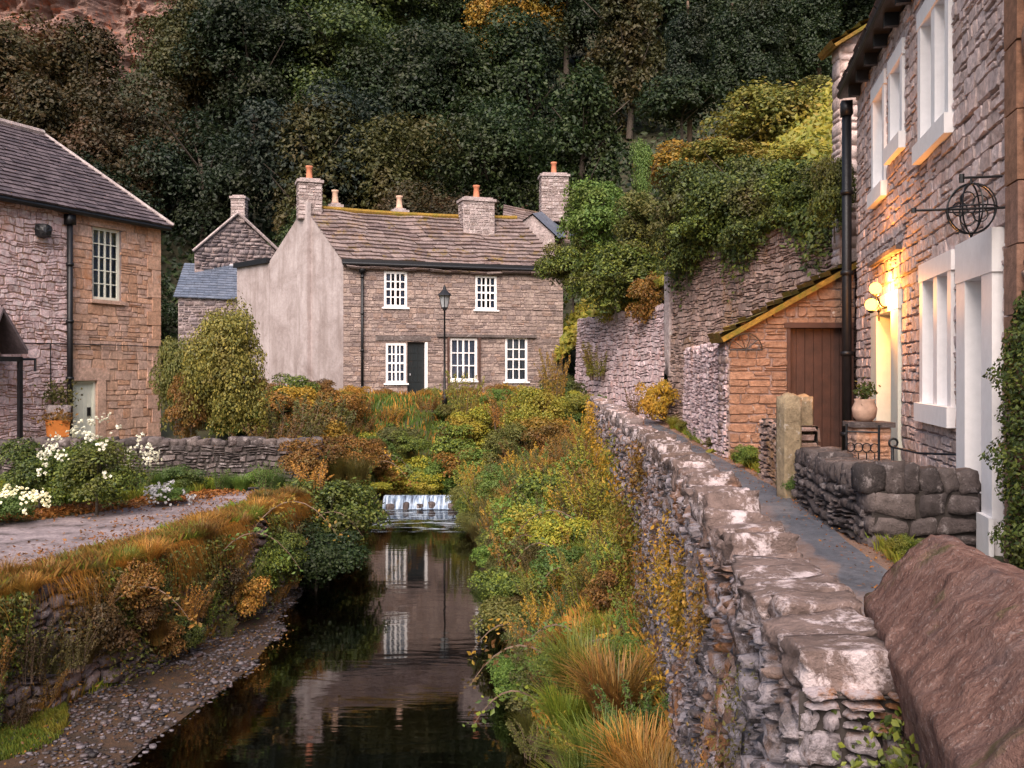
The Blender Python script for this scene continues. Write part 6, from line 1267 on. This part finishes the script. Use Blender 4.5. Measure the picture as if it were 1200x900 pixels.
# plants rooted in the riverside wall
r = np.random.default_rng(67)
def wallpatch(name, u0, u1, v0, v1, n, size, mat, label, seed, amp=.06, sm=True):
    r = np.random.default_rng(seed); k = max(2, n // 300); C = np.stack([r.uniform(u0, u1, k), r.uniform(v0, v1, k)], 1); ci = r.integers(0, k, n); d = r.normal(0, 1, (n, 2)) * np.array([(u1 - u0), (v1 - v0)]) * .13
    uu = C[ci, 0] + d[:, 0]; vv = C[ci, 1] + d[:, 1]; w = np.abs(r.normal(0, amp, n)) + .015; Pp = fo(uu, np.clip(vv, .3, TW + .02), w); nrm = fo(uu, vv, w + 1) - fo(uu, vv, w); mb = MB(); leaves(mb, Pp, nrm + (0, 0, .3), size, .5, r)
    o = mb.build(name, L[mat], base=Pp.mean(0)); tag(o, label, "wall plant" if label else None, "plants rooted in the riverside wall" if label else None); return o
for i, (u0, u1, v0, v1, n, sz, m, lb) in enumerate((
    (2.4, 3.0, 1.7, 2.35, 1500, .030, 'gold', "golden leafy patch hanging from the coping midway along the riverside wall"), (1.55, 1.95, 1.8, 2.4, 1000, .022, 'drygrass', "orange trailing plants just under the coping, near part of the riverside wall"), (1.6, 1.9, 1.1, 1.75, 900, .020, 'rust', "rust-red trail running down the near riverside wall"), (.5, .9, 2.0, 2.42, 700, .015, 'olive', "olive mossy growth under the nearest coping stones"), (.05, .35, 1.6, 2.0, 450, .013, 'rust', "russet moss low on the riverside wall's near end"), (1.0, 1.35, 1.3, 2.1, 900, .017, 'drygrass', "amber growth streaking the near wall face below the third coping stones"), (3.6, 4.4, 1.3, 2.2, 1500, .034, 'gold', "golden creeper on the riverside wall beyond the middle"), (.85, 1.2, 1.15, 1.5, 600, .018, 'yellow', "yellow-green ferny tuft low on the near wall face"))): wallpatch("wall_plant", u0, u1, v0, v1, n, sz, m, lb, 300 + i)
for u0, u1, n, sz, m in ((5.0, 8.0, 2600, .045, 'rust'), (7.0, 12.0, 3600, .06, 'yellow'), (10, 20, 3000, .07, 'gold')): tag(wallpatch("wall_creeper", u0, u1, 1.3, 2.4, n, sz, m, None, int(u0 * 10)), kind='stuff')
r = np.random.default_rng(70); n = 9000; uu = r.uniform(0, LA, n); vv = 4.75 - np.abs(r.normal(0, .33, n)) * (1 + .8 * np.sin(uu * 2.2)); w = np.abs(r.normal(0, .14, n)) + .02; Pn = fA(uu, vv, w); nr = fA(uu, vv, w + 1) - Pn; mb = MB(); leaves(mb, Pn, nr + (0, 0, .3), .10, .62, r)
tag(mb.build("ivy", L['hedge'], base=Pn.mean(0)), "ivy curtain spilling over the top edge of the tall retaining wall above the garage", "ivy")
T = thing("ivy", (.90, 1.95, 2.2), "green ivy filling the cleft between the riverside wall's end and the big coping slab", "ivy")
r = np.random.default_rng(68); n = 3200; Pn = np.stack([r.normal(.915, .07, n), r.normal(2.12, .10, n), r.uniform(1.7, 2.52, n)], 1); mb = MB(); leaves(mb, Pn, np.tile([-.3, -1, .4], (n, 1)), .022, .6, r); mb.build("foliage", L['hedge'], T)
r = np.random.default_rng(72)
for m, n, sz in (('olive', 14000, .045), ('rust', 6000, .04), ('hedge', 9000, .045)):
    uu = r.uniform(1.5, LL, n * 2); vv = 1.32 - np.abs(r.normal(0, .5, n * 2)); q = np.array([mnoise.noise((a * 1.1, b * .5, sz * 100 + len(m))) for a, b in zip(uu, vv)]); k = (q > -.02) & (vv > .0); uu, vv = uu[k], vv[k]
    Pn = fLw(uu, vv, np.abs(r.normal(0, .07, len(uu))) + .03); mb = MB(); leaves(mb, Pn, np.tile([.8, -.3, .4], (len(uu), 1)), sz, .5, r, droop=.6); tag(mb.build("wall_creeper", L[m]), kind='stuff')
# hedge ivy carpet on the tall retaining wall and its top
def carpet(name, pts, n, size, mat, label, cat, seed, spread=.5):
    r = np.random.default_rng(seed); pts = np.array(pts); i = r.integers(0, len(pts), n); Pp = pts[i] + r.normal(0, spread, (n, 3)) * np.array([1, 1, .8]); mb = MB(); leaves(mb, Pp, np.tile([-.7, -.5, .4], (n, 1)), size, .6, r); o = mb.build(name, L[mat], base=pts.mean(0)); return tag(o, label, cat)
# scrub and low growth covering the hillside: one mass
r = np.random.default_rng(69); n = 130000; idx = r.integers(0, len(HS), n); 
rows_n = 21; nr_ = len(HS) // rows_n; ii = r.uniform(0, nr_ - 1.001, n); jj = r.uniform(0, 19.2, n); i0, j0 = ii.astype(int), jj.astype(int); fi_, fj_ = (ii - i0)[:, None], (jj - j0)[:, None]; H3 = HS.reshape(nr_, rows_n, 3)
Pp = (H3[i0, j0] * (1 - fi_) + H3[i0 + 1, j0] * fi_) * (1 - fj_) + (H3[i0, j0 + 1] * (1 - fi_) + H3[i0 + 1, j0 + 1] * fi_) * fj_; Pp[:, 2] += np.abs(r.normal(0, .28, n))
keep = Pp[:, 1] < 75; mb = MB(); leaves(mb, Pp[keep], np.tile([-.3, -.6, .6], (keep.sum(), 1)), .24, .6, r); tag(mb.build("hillside_scrub", L['yellow']), kind='stuff')
